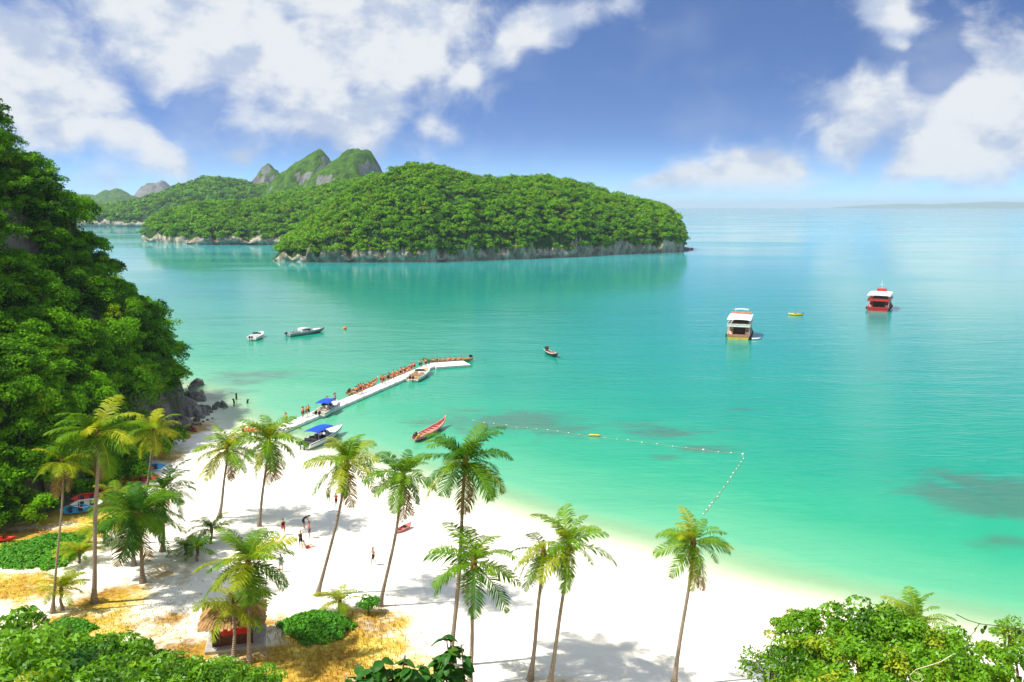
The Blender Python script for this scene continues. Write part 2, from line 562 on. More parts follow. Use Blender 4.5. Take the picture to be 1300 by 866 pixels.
rf = T.math('MULTIPLY', rf, T.maprange(r_at, 0.05, 0.35))
sea_c = T.mix(rf, sea_c, T.mix(rn1, (0.025, 0.085, 0.07), (0.10, 0.13, 0.085)))
patchy = T.noise(T.vmath('MULTIPLY', pos, (0.6, 1.6, 1)), 0.05, 5, 0.6)
sea_c = T.mix(T.maprange(patchy, 0.35, 0.7, 0.0, 0.22), sea_c, T.mix(1.0, sea_c, (0.6, 0.78, 0.82), 'MULTIPLY'))
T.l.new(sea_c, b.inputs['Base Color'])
b.inputs['IOR'].default_value = 1.33
b.inputs['Specular IOR Level'].default_value = 0.38
slick = T.noise(T.vmath('MULTIPLY', pos, (0.35, 1.2, 1)), 0.012, 4, 0.55, 0.8)
T.l.new(T.maprange(slick, 0.35, 0.7, 0.06, 0.16), b.inputs['Roughness'])
wv1 = T.noise(T.vmath('MULTIPLY', pos, (0.55, 1.5, 1)), 0.55, 5, 0.6, 0.6)
wv2 = T.noise(T.vmath('MULTIPLY', pos, (0.5, 1.4, 1)), 0.09, 4, 0.55, 0.4)
hgt = T.math('ADD', T.math('MULTIPLY', wv1, 0.22), T.math('MULTIPLY', wv2, 0.7))
bp = T.new('ShaderNodeBump')
calm = T.maprange(T.vmath('LENGTH', pos, out=1), 110, 500, 1.0, 0.10)
T.l.new(T.math('MULTIPLY', T.maprange(slick, 0.3, 0.7, 0.5, 0.2), calm), bp.inputs['Strength'])
bp.inputs['Distance'].default_value = 1.0
T.l.new(hgt, bp.inputs['Height'])
T.l.new(bp.outputs[0], b.inputs['Normal'])
tr = T.new('ShaderNodeBsdfTransparent')
tr.inputs[0].default_value = (0.93, 1.0, 0.94, 1)
mx = T.new('ShaderNodeMixShader')
T.l.new(T.maprange(dd, -0.5, 11.0, 0.06, 1.0), mx.inputs[0])
T.l.new(tr.outputs[0], mx.inputs[1]); T.l.new(b.outputs[0], mx.inputs[2])
T.l.new(mx.outputs[0], out.inputs[0])
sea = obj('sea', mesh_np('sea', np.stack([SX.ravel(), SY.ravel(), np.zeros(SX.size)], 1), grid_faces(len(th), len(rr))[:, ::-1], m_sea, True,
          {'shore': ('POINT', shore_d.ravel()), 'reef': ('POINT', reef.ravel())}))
tag(sea, kind='structure')
# deep sea bed well below the sheet, so the bay has a floor
bed = obj('sea_bed', mesh_np('sea_bed', [(-25000, -200, -9.5), (25000, -200, -9.5), (25000, 24000, -9.5), (-25000, 24000, -9.5)], [(0, 1, 2, 3)],
          material('sea_bed_sand', (0.3, 0.36, 0.28), 0.9, 0.1, (0.05, 0.2))))
tag(bed, kind='structure')

# ------------------------------------------------------------------ rock and jungle floor
def rock_material(name, lite, dark, stain, green=None, gscale=0.25):
    """streaked limestone; 'veg' turns it to green undergrowth"""
    m = bpy.data.materials.new(name)
    m.use_nodes = True
    T = NT(m.node_tree)
    b = T.n['Principled BSDF']
    pos = T.new('ShaderNodeNewGeometry').outputs['Position']
    s1 = T.noise(T.vmath('MULTIPLY', pos, (1, 1, 0.3)), gscale, 7, 0.65, 0.3)
    s2 = T.noise(T.vmath('MULTIPLY', pos, (1, 1, 0.18)), gscale * 3.5, 5, 0.7)
    c = T.mix(T.maprange(s1, 0.35, 0.65), dark, lite)
    c = T.mix(T.maprange(s2, 0.52, 0.72, 0, 0.8), c, stain)
    if green is not None:
        v = T.new('ShaderNodeAttribute', attribute_name='veg').outputs['Fac']
        g = T.noise(pos, gscale * 2, 6, 0.65)
        gc = T.mix(T.maprange(g, 0.35, 0.65), green[0], green[1])
        c = T.mix(T.maprange(T.math('ADD', v, T.math('MULTIPLY', T.math('SUBTRACT', g, 0.5), 0.9)), 0.4, 0.6), c, gc)
    T.l.new(c, b.inputs['Base Color'])
    b.inputs['Roughness'].default_value = 0.92
    b.inputs['Specular IOR Level'].default_value = 0.15
    bp = T.new('ShaderNodeBump')
    bp.inputs['Strength'].default_value = 1.0
    bp.inputs['Distance'].default_value = 0.6 / gscale
    T.l.new(T.math('ADD', s1, T.math('MULTIPLY', s2, 0.4)), bp.inputs['Height'])
    T.l.new(bp.outputs[0], b.inputs['Normal'])
    return m
UNDER = ((0.012, 0.04, 0.006), (0.035, 0.10, 0.01))
m_cliff = rock_material('near_cliff_rock', (0.26, 0.24, 0.20), (0.085, 0.08, 0.065), (0.04, 0.035, 0.03), UNDER, 0.22)
m_isle = rock_material('island_limestone', (0.62, 0.53, 0.40), (0.24, 0.19, 0.13), (0.07, 0.055, 0.035), UNDER, 0.26)
m_peak = rock_material('far_peak_limestone', (0.26, 0.255, 0.235), (0.14, 0.14, 0.13), (0.08, 0.085, 0.08), ((0.035, 0.10, 0.008), (0.09, 0.20, 0.012)), 0.05)
m_boulder = rock_material('shore_boulder', (0.32, 0.30, 0.26), (0.12, 0.11, 0.095), (0.05, 0.045, 0.04), None, 0.7)

# ------------------------------------------------------------------ leaves
LEAF_ISLE = leaf_material('island_leaves', (0.018, 0.085, 0.001), (0.16, 0.38, 0.003), (0.19, 0.30, 0.006), 0.25, 0.7, 0.08, 0.94, 0.05, 0.62)
LEAF_CLIFF = leaf_material('jungle_leaves', (0.010, 0.058, 0.001), (0.14, 0.37, 0.003), (0.27, 0.40, 0.006), 0.3, 0.65, 0.08, 0.95, 0.14, 0.72)
LEAF_NEAR = leaf_material('shrub_leaves', (0.022, 0.11, 0.003), (0.15, 0.36, 0.005), (0.34, 0.42, 0.015), 0.3, 0.45, 0.35)
LEAF_MAT = leaf_material('ground_creeper_leaves', (0.025, 0.13, 0.004), (0.08, 0.31, 0.006), (0.16, 0.36, 0.015), 0.2, 0.55, 0.25)

def leaf_cloud(centers, radii, per, size, rng, tint=None, jitter=0.5, up=0.15, lower=0.35, aspect=0.62):
    """leaf quads on the outside of many small clumps. centers (n,3), radii (n,3), per = leaves per clump"""
    n = len(centers)
    N = n * per
    d = rng.normal(size=(N, 3))
    d /= np.linalg.norm(d, axis=1)[:, None]
    flip = (d[:, 2] < 0) & (rng.random(N) > lower)
    d[flip, 2] *= -1
    c = np.repeat(centers, per, 0); r = np.repeat(radii, per, 0)
    p = c + d * r * (0.72 + 0.34 * rng.random((N, 1)))
    nrm = d + jitter * rng.normal(size=(N, 3)) + np.array([0, 0, up])
    nrm /= np.linalg.norm(nrm, axis=1)[:, None]
    ref = rng.normal(size=(N, 3))
    a = np.cross(nrm, ref); a /= np.linalg.norm(a, axis=1)[:, None] + 1e-9
    bb = np.cross(nrm, a)
    s = size * (0.6 + 0.8 * rng.random((N, 1)))
    A = a * s; B = bb * s * aspect
    fold = nrm * s * 0.18
    V = np.stack([p - A, p - B * 0.9 - fold, p + A, p + B * 0.9 - fold], 1).reshape(-1, 3)
    F = np.arange(N * 4).reshape(-1, 4)
    t = np.repeat(tint if tint is not None else rng.random(n), per) + 0.25 * (rng.random(N) - 0.5)
    return V, F, np.repeat(np.clip(t, 0, 1.3), 4)

def crown_mesh(name, mat, seed, rx, rz, clumps, per, size, crad=0.42, lower=0.3, flat=0.0):
    rng = np.random.default_rng(seed)
    d = rng.normal(size=(clumps, 3)); d /= np.linalg.norm(d, axis=1)[:, None]
    d[:, 2] = np.abs(d[:, 2]) * (1 - flat) - 0.25 * (rng.random(clumps) < 0.3)
    k = (0.55 + 0.45 * rng.random((clumps, 1)))
    cen = d * k * np.array([rx, rx * (0.85 + 0.3 * rng.random()), rz])
    rad = np.stack([rx * crad * (0.7 + 0.6 * rng.random(clumps))] * 3, 1) * np.array([1, 1, 0.72])
    V, F, t = leaf_cloud(cen, rad, per, size, rng, lower=lower)
    return mesh_np(name, V, F, mat, False, {'tint': ('POINT', t)})

# ------------------------------------------------------------------ the wooded islands
def island(name, stations, mat, wood=None, cliff_h=7.0, nv=26, nu=150, back=1.0, rough=1.0, seed=1, round_=0.6):
    """stations: picture x, waterline y (front foot), skyline y, depth of the crest behind the foot.
    A solid hill: cliff foot, slope up to the crest, slope down to the sea behind."""
    st = np.array(stations, float)
    us = np.linspace(0, 1, nu)
    sx = np.linspace(0, 1, len(st))
    # spread by picture x so that the columns are even
    q = (st[:, 0] - st[0, 0]) / (st[-1, 0] - st[0, 0])
    PX = np.interp(us, q, st[:, 0]); WY = np.interp(us, q, st[:, 1]); TY = np.interp(us, q, st[:, 2]); DP = np.interp(us, q, st[:, 3])
    ker = np.array([1, 2, 3, 2, 1]) / 9.0
    def sm(a):
        p = np.concatenate([[a[0]] * 2, a, [a[-1]] * 2]); return np.convolve(p, ker, 'valid')
    TY = sm(TY); DP = sm(DP); WY = sm(WY)
    foot = []; top = []
    for x, wy, ty, dp in zip(PX, WY, TY, DP):
        f = ground(x, wy); foot.append(f)
        top.append(at(x, ty, f.y + dp))
    foot = np.array(foot); top = np.array(top)
    top[:, 2] = np.maximum(top[:, 2], 0.5)
    V = []; veg = []
    for i in range(nu):
        f, t = foot[i], top[i]
        H = t[2]
        ch = min(cliff_h * (0.1 + 1.25 * vnoise(i * 0.16, 0.5, seed) * (0.45 + 0.55 * vnoise(i * 0.5, 3.5, seed))), H * 0.75)
        d = np.array([t[0] - f[0], t[1] - f[1]])
        col = []
        # below water, notch, cliff
        prof = [(-0.004, -2.0, 0), (0.012, 0.6, 0), (-0.004, ch * 0.35, 0), (-0.012, ch * 0.7, 0), (0.01, ch, 0.35)]
        for (k, z, g) in prof:
            col.append((f[0] + d[0] * k, f[1] + d[1] * k, z, g))
        for j in range(1, nv + 1):
            k = j / nv
            z = ch + (H - ch) * math.sin(k * math.pi / 2) ** round_
            col.append((f[0] + d[0] * k, f[1] + d[1] * k, z, 1.0))
        for j in range(1, 11):
            k = j / 10
            z = H * math.cos(k * math.pi / 2) ** 0.8 - 2.5 * k
            col.append((t[0] + d[0] * k * back, t[1] + d[1] * k * back, z, 1.0))
        V.append([c[:3] for c in col]); veg.append([c[3] for c in col])
    V = np.array(V); veg = np.array(veg)
    M = V.shape[1]
    span = np.abs(top[:, 0].max() - top[:, 0].min())
    sc = max(span / 40.0, 4.0)
    dn = fbm(V[..., 0] + V[..., 2] * 0.6, V[..., 1] + V[..., 2] * 0.4, sc, 5, seed)
    hz = np.clip(V[..., 2] / 12.0, 0, 1)
    edge = np.clip(np.minimum(np.arange(nu), np.arange(nu)[::-1]) / 8.0, 0, 1)[:, None]
    V[..., 2] += dn * sc * 0.26 * rough * hz * edge
    V[:, 1:6, 1] += fbm(V[:, 1:6, 0], V[:, 1:6, 2] * 2.0, sc * 0.7, 4, seed + 5) * sc * 0.34 * rough
    V[:, 1:6, 0] += fbm(V[:, 1:6, 2] * 2, V[:, 1:6, 0], sc * 0.7, 4, seed + 9) * sc * 0.10 * rough
    hill = obj(name, mesh_np(name, V.reshape(-1, 3), grid_faces(M, nu), mat, True, {'veg': ('POINT', veg.ravel())}))
    return hill, V, veg

def wood_on(name, V, veg, crad, count, per, size, seed, mat, label, jmax=None, skip=None):
    """a closed wood of crowns over the slopes of a hill grid"""
    rng = np.random.default_rng(seed)
    nu, M = veg.shape
    i = rng.integers(0, nu - 1, count * 3); j = rng.integers(3, (jmax or M) - 1, count * 3)
    P00, P10, P01 = V[i, j], V[i + 1, j], V[i, j + 1]
    ar = np.linalg.norm(np.cross(P10 - P00, P01 - P00), axis=1)
    keep = rng.random(len(i)) < ar / np.percentile(ar, 92)
    keep &= P00[:, 2] > 2.2 + 4.0 * vnoise(P00[:, 0] / 14.0, P00[:, 1] / 14.0, seed)
    i, j = i[keep][:count], j[keep][:count]
    a, bq = rng.random((len(i), 1)), rng.random((len(i), 1))
    p = V[i, j] + (V[i + 1, j] - V[i, j]) * a + (V[i, j + 1] - V[i, j]) * bq
    if skip is not None:
        p = p[~skip(p)]
    n = len(p)
    size_k = 0.5 + 1.0 * rng.random(n) ** 2.0
    tint = np.clip(0.5 + 0.42 * fbm(p[:, 0], p[:, 1], 30, 3, seed) + 0.34 * rng.normal(size=n), 0, 1.15)
    sub = 5
    off = rng.normal(size=(n, sub, 3)); off /= np.linalg.norm(off, axis=2)[..., None]
    off[..., 2] = np.abs(off[..., 2]) * 0.75
    cen = (p[:, None, :] + off * (crad * size_k)[:, None, None] * 0.62 + np.column_stack([np.zeros(n), np.zeros(n), crad * (0.1 + 0.9 * rng.random(n) ** 2)])[:, None, :]).reshape(-1, 3)
    rad = np.repeat(np.stack([crad * 0.52 * size_k] * 3, 1) * np.array([1, 1, 0.8]), sub, 0)
    tt = np.repeat(tint, sub) + 0.16 * rng.normal(size=n * sub)
    Vl, F, t = leaf_cloud(cen, rad, per, size, rng, tint=tt, jitter=0.42, lower=0.12, up=0.1)
    o = obj(name, mesh_np(name, Vl, F, mat, False, {'tint': ('POINT', t)}))
    return tag(o, label, 'forest', kind='stuff')

# main island of the bay
isleA, VA, gA = island('island_hill', [
    (346, 331, 330, 12), (360, 332, 312, 40), (385, 333, 292, 70), (420, 333, 266, 90), (455, 333, 240, 100), (490, 333, 226, 110), (520, 333, 217, 115),
    (545, 333, 215, 115), (575, 332, 223, 115), (605, 331, 231, 115), (635, 330, 234, 115), (665, 329, 231, 115), (690, 328, 229, 115), (720, 327, 235, 115),
    (750, 325, 244, 110), (785, 323, 254, 100), (815, 322, 260, 90), (840, 321, 266, 75), (857, 320, 277, 55), (866, 319, 292, 35), (869, 318.5, 314, 10)],
    m_isle, cliff_h=12.0, nu=400, seed=11)
tag(isleA, kind='structure')
wood_on('island_forest', VA, gA, 3.5, 4800, 24, 0.62, 21, LEAF_ISLE, 'dense green wood covering the long island across the bay', jmax=36)
# wooded ridge behind its left shoulder
isleB, VB, gB = island('island_hill', [
    (180, 306, 300, 15), (186, 307, 284, 40), (205, 308, 277, 60), (235, 310, 268, 90), (262, 311, 262, 130), (300, 311, 262, 160), (335, 311, 258, 180), (370, 312, 248, 200),
    (410, 313, 242, 220), (440, 313, 236, 220), (470, 314, 230, 200), (500, 316, 228, 180), (540, 318, 240, 150), (580, 320, 255, 120)],
    m_isle, cliff_h=10.0, nu=240, seed=31)
tag(isleB, kind='structure')
wood_on('ridge_forest', VB, gB, 4.4, 2900, 16, 0.95, 41, LEAF_ISLE, 'green wooded ridge behind the left end of the long island', jmax=34)
# the hill further back
isleC, VC, gC = island('island_hill', [
    (60, 288, 283, 40), (95, 288, 272, 110), (130, 288, 266, 180), (165, 288.5, 260, 220), (200, 288.5, 251, 240), (235, 289, 238, 250), (265, 289, 229, 250), (295, 290, 232, 250), (325, 290, 239, 240),
    (360, 290, 246, 200), (420, 291, 255, 150)],
    m_isle, cliff_h=13.0, nu=140, seed=51)
tag(isleC, kind='structure')
wood_on('hill_forest', VC, gC, 6.5, 2000, 15, 1.7, 61, LEAF_ISLE, 'rounded green wooded hill behind the ridge', jmax=34)

# limestone peaks with bare faces: real cones of rock with a steep cliffy right side
def peak(name, px, py, wpx, depth, seed, lean=0.0, steep=1.5, vegtop=0.5, mat=m_peak, base_drop=0.0, facing=1.0, n=56, power=1.3):
    t = at(px, py, depth)
    H = t.z + 2
    half = wpx / 1083.33 * depth
    ax = np.linspace(-1, 1, n)
    X, Y = np.meshgrid(ax, ax)
    skew = np.where(X > 0, X * steep, X)
    r = np.sqrt(skew ** 2 + Y ** 2)
    ang = np.arctan2(Y, X)
    r = r * (1 + 0.16 * fbm(np.cos(ang) * 3 + 5, np.sin(ang) * 3 + 5, 1.0, 3, seed))
    z = np.clip(1 - r ** power, 0, 1) ** 0.85
    terr = fbm(X * half, Y * half, half * 0.35, 5, seed)
    z = z + (terr * 0.16 - 0.10 * np.abs(fbm(X * half + 9, Y * half, half * 0.22, 4, seed + 3))) * np.clip(z * 3, 0, 1)
    Z = z * H - 2
    gzx, gzy = np.gradient(Z, half * 2 / (n - 1))
    slope = np.hypot(gzx, gzy)
    veg = np.clip(1.62 - slope * 0.85 + 0.5 * terr, 0, 1) * vegtop * 2
    veg = np.clip(veg - 0.9 * np.clip((X - 0.10) * 3, 0, 1) * facing * (z > 0.35) * (Y < 0.2), 0, 1)
    V = np.stack([t.x + X * half, t.y + Y * half, Z], -1).reshape(-1, 3)
    o = obj(name, mesh_np(name, V, grid_faces(n, n), mat, True, {'veg': ('POINT', veg.ravel())}))
    return tag(o, kind='structure')
peak('limestone_peak', 457, 192, 105, 1180, 71, steep=2.4, vegtop=1.0, power=1.8, facing=.8)
peak('limestone_peak', 404, 193, 90, 1300, 72, steep=1.5, vegtop=0.95, facing=.35, power=1.5)
peak('limestone_peak', 341, 210, 55, 1650, 73, steep=1.4, vegtop=0.55, facing=.2, power=1.4)
peak('limestone_peak', 208, 224, 60, 3300, 74, steep=1.8, vegtop=0.12, power=1.1)
peak('limestone_peak', 146, 240, 55, 3000, 75, steep=1.2, vegtop=0.5, facing=0.0, power=1.7)
peak('limestone_peak', 108, 246, 70, 3500, 76, steep=1.2, vegtop=0.5, facing=0.0, power=1.6)
for (px, py, w, dep, sd_) in ((1265, 256.5, 130, 17500, 81), (1150, 258.5, 90, 17800, 82), (1420, 255, 150, 17500, 83)):
    peak('distant_headland', px, py, w, dep, sd_, steep=1.0, vegtop=0.6, facing=0.0, power=1.5)

# ------------------------------------------------------------------ the near cliff on the left
PROF_T = [-6, -1.5, 0, 1.2, 3.2, 7, 11.5, 15, 18.8, 22.8, 26.3, 31.5, 40, 56, 82, 140]
PROF_Z = [-4, -2.5, 0.5, 6, 10.5, 15.5, 20, 26, 32, 39, 45, 50, 55, 61, 68, 74]
PRF_T2 = [-6, -1.5, 0, 2, 5, 9, 13.5, 17.5, 21.5, 25.3, 29, 34, 42, 56, 82, 140]
def cliff_z(X, Y):
    t = sdf(X, Y, cliff_poly)
    t = t + 3.2 * fbm(X, Y, 22, 2, 91) * np.clip(t / 8, 0.12, 1) + 2.6 * fbm(X, Y, 8.0, 3, 92) * np.clip(t / 5, 0.15, 1)
    za = np.interp(t, PROF_T, PROF_Z)                 # steep seaward point
    zb = np.interp(t, PRF_T2, PROF_Z)                 # softer foot behind the beach
    k = np.clip((Y - 95) / 40, 0, 1)
    z = zb * (1 - k) + za * k
    return z + 1.4 * fbm(X, Y, 5.0, 3, 93) * np.clip(t / 4, 0, 1)
cx = np.arange(-210, -38, 1.0); cy = np.arange(58, 262, 1.0)
CX, CY = np.meshgrid(cx, cy)
CZ = cliff_z(CX, CY)
gy_, gx_ = np.gradient(CZ, 1.0)
slope = np.hypot(gx_, gy_)
cveg = np.clip(1.5 - slope * 0.42, 0.15, 1)
caves = [(100, 432, 120, 5, 5), (112, 318, 150, 5, 7), (234, 478, 142, 4, 7), (10, 300, 118, 4, 6)]
rock_spots = []
for (px, py, dep, rw, rh) in caves:
    rock_spots.append((at(px, py, dep), rw, rh))
def rocky(P):
    f = np.zeros(len(P))
    for c, rw, rh in rock_spots:
        f = np.maximum(f, np.exp(-(((P[:, 0] - c.x) / rw) ** 2 + ((P[:, 1] - c.y) / (rw * 1.8)) ** 2 + ((P[:, 2] - c.z) / rh) ** 2)))
    return f
CP = np.stack([CX.ravel(), CY.ravel(), CZ.ravel()], 1)
cveg = np.clip(cveg.ravel() - 1.2 * rocky(CP), 0, 1)
near_hill = obj('cliff_hillside', mesh_np('cliff_hillside', CP, grid_faces(len(cx), len(cy)), m_cliff, True, {'veg': ('POINT', cveg)}))
tag(near_hill, kind='structure')

# ------------------------------------------------------------------ air
hz = MB().box((0, 10000, 71), (46000, 26000, 166))
m_haze = bpy.data.materials.new('sea_haze')
m_haze.use_nodes = True
T = NT(m_haze.node_tree)
T.n.clear()
pvn = T.new('ShaderNodeVolumePrincipled')
pvn.inputs['Color'].default_value = (0.66, 0.86, 1.0, 1)
pvn.inputs['Density'].default_value = 0.000085
pvn.inputs['Anisotropy'].default_value = 0.0
T.l.new(pvn.outputs[0], T.new('ShaderNodeOutputMaterial').inputs['Volume'])
tag(hz.build('haze', m_haze), 'thin pale sea haze filling the air over the bay', 'haze', kind='stuff')

# ================================================================== VEGETATION
m_bark = material('grey_bark', (0.16, 0.13, 0.10), 0.9, 0.1, (2.0, 0.4), (8, 0.5))
def tz(x, y):
    return max(gz(x, y), float(cliff_z(np.array([x]), np.array([y]))[0]))

# ------------------------------------------------------------------ jungle trees on the near cliff
crown_meshes = [crown_mesh('crown', LEAF_CLIFF, 100 + k, 2.7 + 0.25 * (k % 3), 2.0 + 0.3 * (k % 2), 20, 125, 0.165, crad=0.36) for k in range(7)]
trunk_me = MB().tube([(0, 0, -1.6), (0.1, 0.05, 0.2), (-0.05, 0.1, 1.5), (0.05, 0, 2.6)], [0.24, 0.19, 0.15, 0.09], 7).mesh('trunk', m_bark, True)
cand = RNG.random((60000, 2)) * np.array([110, 120]) + np.array([-155, 70])
ct = sdf(cand[:, 0], cand[:, 1], cliff_poly)
cand = cand[ct > 0.8]
cz = cliff_z(cand[:, 0], cand[:, 1])
P3 = np.column_stack([cand, cz])
ppx = 650 + 1083.33 * P3[:, 0] / P3[:, 1]
keep = (ppx > -90) & (ppx < 300) & (P3[:, 1] < 175) & (cz < 64)
eps = 1.2
gxx = (cliff_z(P3[:, 0] + eps, P3[:, 1]) - cliff_z(P3[:, 0] - eps, P3[:, 1])) / (2 * eps)
gyy = (cliff_z(P3[:, 0], P3[:, 1] + eps) - cliff_z(P3[:, 0], P3[:, 1] - eps)) / (2 * eps)
facing = (-gxx * (0 - P3[:, 0]) - gyy * (0 - P3[:, 1]) + (CAM_Z - P3[:, 2])) > -6
keep &= facing & (rocky(P3) < 0.42)
P3 = P3[keep]
chosen = []
for p in P3:
    dmin = 2.55 if p[1] > 95 else 2.35
    if all((p[0] - q[0]) ** 2 + (p[1] - q[1]) ** 2 + 0.8 * (p[2] - q[2]) ** 2 > dmin * dmin for q in chosen):
        chosen.append(p)
    if len(chosen) >= 285:
        break
for i, p in enumerate(chosen):
    s = 0.72 + 0.55 * RNG.random()
    where = 'high on the near cliff below its crest' if p[2] > 38 else 'on the seaward point of the near cliff above the boulders' if p[1] > 122 and p[2] < 26 else \
        'low on the near cliff just above the kayaks and palms' if p[2] < 14 else 'half-way up the steep near cliff'
    o = empty('jungle_tree', (p[0], p[1], p[2] - 0.4), RNG.random() * 6.28, 'bushy green jungle tree rooted ' + where, 'tree', 'jungle trees ' + where)
    o.scale = (s, s, s * (0.85 + 0.3 * RNG.random()))
    obj('trunk', trunk_me, o)
    obj('crown', crown_meshes[i % 7], o, (0, 0, 1.9))
# bushy trees along the jungle foot, on the level sand and soil
foot = RNG.random((6000, 2)) * np.array([30, 60]) + np.array([-72, 78])
ft = sdf(foot[:, 0], foot[:, 1], cliff_poly)
kst = on_beach(104, 652)
foot = foot[(np.hypot(foot[:, 0] - kst.x, foot[:, 1] - kst.y - 1.0) > 4.2) & (ft > -3.2) & (ft < 0.6) & (foot[:, 1] < 116)]
fch = []
for p in foot:
    if all((p[0] - q[0]) ** 2 + (p[1] - q[1]) ** 2 > 2.5 ** 2 for q in fch):
        fch.append(p)
for i, p in enumerate(fch):
    s = 0.6 + 0.4 * RNG.random()
    o = empty('foot_tree', (p[0], p[1], max(0.0, gz(p[0], p[1])) - .1), RNG.random() * 6.28,
              'low dense tree at the jungle foot where the cliff meets the sand', 'tree', 'low trees along the jungle foot')
    o.scale = (s, s, s)
    obj('trunk', trunk_me, o)
    obj('crown', crown_meshes[(i + 3) % 7], o, (0, 0, 1.5))
# low growth between the trees
cand = RNG.random((30000, 2)) * np.array([105, 110]) + np.array([-150, 72])
ct = sdf(cand[:, 0], cand[:, 1], cliff_poly)
cand = cand[(ct > 0.3)]
cz = cliff_z(cand[:, 0], cand[:, 1])
U3 = np.column_stack([cand, cz])
ppx = 650 + 1083.33 * U3[:, 0] / U3[:, 1]
U3 = U3[(ppx > -60) & (ppx < 270) & (cz < 62) & (rocky(U3) < 0.55)][:5200]
ug = leaf_cloud(U3 + np.array([0, 0, 0.25]), np.full((len(U3), 3), 0.95), 22, 0.17, RNG, tint=np.clip(0.35 + 0.3 * RNG.normal(size=len(U3)), 0, 1))
tag(obj('undergrowth', mesh_np('undergrowth', ug[0], ug[1], LEAF_CLIFF, False, {'tint': ('POINT', ug[2])})),
    'tangled green undergrowth and creepers covering the near cliff', 'undergrowth', kind='stuff')

# ------------------------------------------------------------------ coconut palms
def frond_mesh(name, elev, seed, L=3.9, n=46, stiff=1.0):
    """a feather leaf: arching midrib with two rows of hanging leaflets; starts along +X"""
    rng = np.random.default_rng(seed)
    ang = R(elev); ds = L / n
    p = np.array([0.0, 0, 0]); pts = [p.copy()]; dirs = []
    bend = R(36 + 0.36 * (elev + 50)) * (0.85 + 0.3 * rng.random()) / stiff
    side = (rng.random() - 0.5) * 0.5
    yaw = 0.0
    for i in range(n):
        s = i / n
        ang -= bend / n * (0.5 + 1.3 * s)
        yaw += side / n
        d = np.array([math.cos(ang) * math.cos(yaw), math.cos(ang) * math.sin(yaw), math.sin(ang)])
        dirs.append(d); p = p + d * ds; pts.append(p.copy())
    pts = np.array(pts); dirs.append(dirs[-1]); dirs = np.array(dirs)
    V = []; F = []; T_ = []
    w0 = 0.055
    for i in range(n + 1):     # midrib ribbon (3 sided)
        w = w0 * (1 - 0.85 * i / n)
        sd_ = np.cross(dirs[i], [0, 0, 1]); sd_ /= np.linalg.norm(sd_) + 1e-9
        upv = np.cross(sd_, dirs[i])
        V += [pts[i] - sd_ * w, pts[i] + upv * w * 0.7, pts[i] + sd_ * w]
        T_ += [0.95] * 3
    for i in range(n):
        a = i * 3
        F += [(a, a + 1, a + 4, a + 3), (a + 1, a + 2, a + 5, a + 4)]
    for i in range(4, n + 1):
        s = i / n
        ln = 1.15 * (math.sin(math.pi * min(1, 0.12 + 0.93 * s)) ** 0.55) * (0.85 + 0.25 * rng.random()) * (L / 3.9)
        if s > 0.9: ln *= 0.8
        d = dirs[i]
        sd_ = np.cross(d, [0, 0, 1]); sd_ /= np.linalg.norm(sd_) + 1e-9
        upv = np.cross(sd_, d)
        for sg in (-1, 1):
            if rng.random() < 0.05: continue
            fwd = 0.42 + 0.5 * s + 0.15 * rng.normal()
            lift = 0.28 - 0.25 * s + 0.10 * rng.normal()
            v = sd_ * sg + d * fwd + upv * lift
            v /= np.linalg.norm(v)
            b0 = pts[i]
            m = b0 + v * ln * 0.5 + np.array([0, 0, -0.10 * ln])
            e = b0 + v * ln * 0.88 + np.array([0, 0, -(0.20 + 0.20 * rng.random()) * ln])
            wv = d * 0.046
            k = len(V)
            V += [b0 - wv * 0.6, b0 + wv * 0.6, m + wv, m - wv, e]
            F += [(k, k + 1, k + 2, k + 3), (k + 3, k + 2, k + 4)]
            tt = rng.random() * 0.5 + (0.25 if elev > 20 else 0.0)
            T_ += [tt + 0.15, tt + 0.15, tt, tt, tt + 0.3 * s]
    me = mesh_np(name, [tuple(v) for v in V], F, None, False, {'tint': ('POINT', np.array(T_))})
    return me
def palm_leaf(name, dark, lite, yellow):
    return leaf_material(name, dark, lite, yellow, 0.38, 0.5, 0.15, 0.75)
PALM_GREEN = palm_leaf('palm_frond_green', (0.028, 0.115, 0.002), (0.125, 0.28, 0.004), (0.38, 0.43, 0.012))
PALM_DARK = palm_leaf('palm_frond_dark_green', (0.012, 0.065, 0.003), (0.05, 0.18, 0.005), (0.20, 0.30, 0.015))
PALM_YELLOW = palm_leaf('palm_frond_yellowing', (0.08, 0.17, 0.004), (0.29, 0.36, 0.008), (0.55, 0.46, 0.02))
PALM_DRY = palm_leaf('palm_frond_dry', (0.13, 0.08, 0.03), (0.24, 0.16, 0.06), (0.32, 0.22, 0.09))
ELEV = [80, 62, 42, 22, 2, -22, -48, -72]
FR = {(e, k): frond_mesh('frond', e, 300 + i * 10 + k) for i, e in enumerate(ELEV) for k in range(3)}
for me in FR.values():
    me.materials.append(PALM_GREEN)
m_ptrunk = bpy.data.materials.new('palm_trunk_bark')
m_ptrunk.use_nodes = True
T = NT(m_ptrunk.node_tree)
b = T.n['Principled BSDF']
pos = T.new('ShaderNodeNewGeometry').outputs['Position']
wav = T.new('ShaderNodeTexWave', bands_direction='Z')
wav.inputs['Scale'].default_value = 2.2; wav.inputs['Distortion'].default_value = 1.5; wav.inputs['Detail'].default_value = 2
T.l.new(pos, wav.inputs['Vector'])
tn = T.noise(pos, 1.3, 5, 0.65)
T.l.new(T.mix(T.math('ADD', T.math('MULTIPLY', wav.outputs['Fac'], 0.45), T.math('MULTIPLY', tn, 0.55)), (0.11, 0.085, 0.065), (0.42, 0.35, 0.28)), b.inputs['Base Color'])
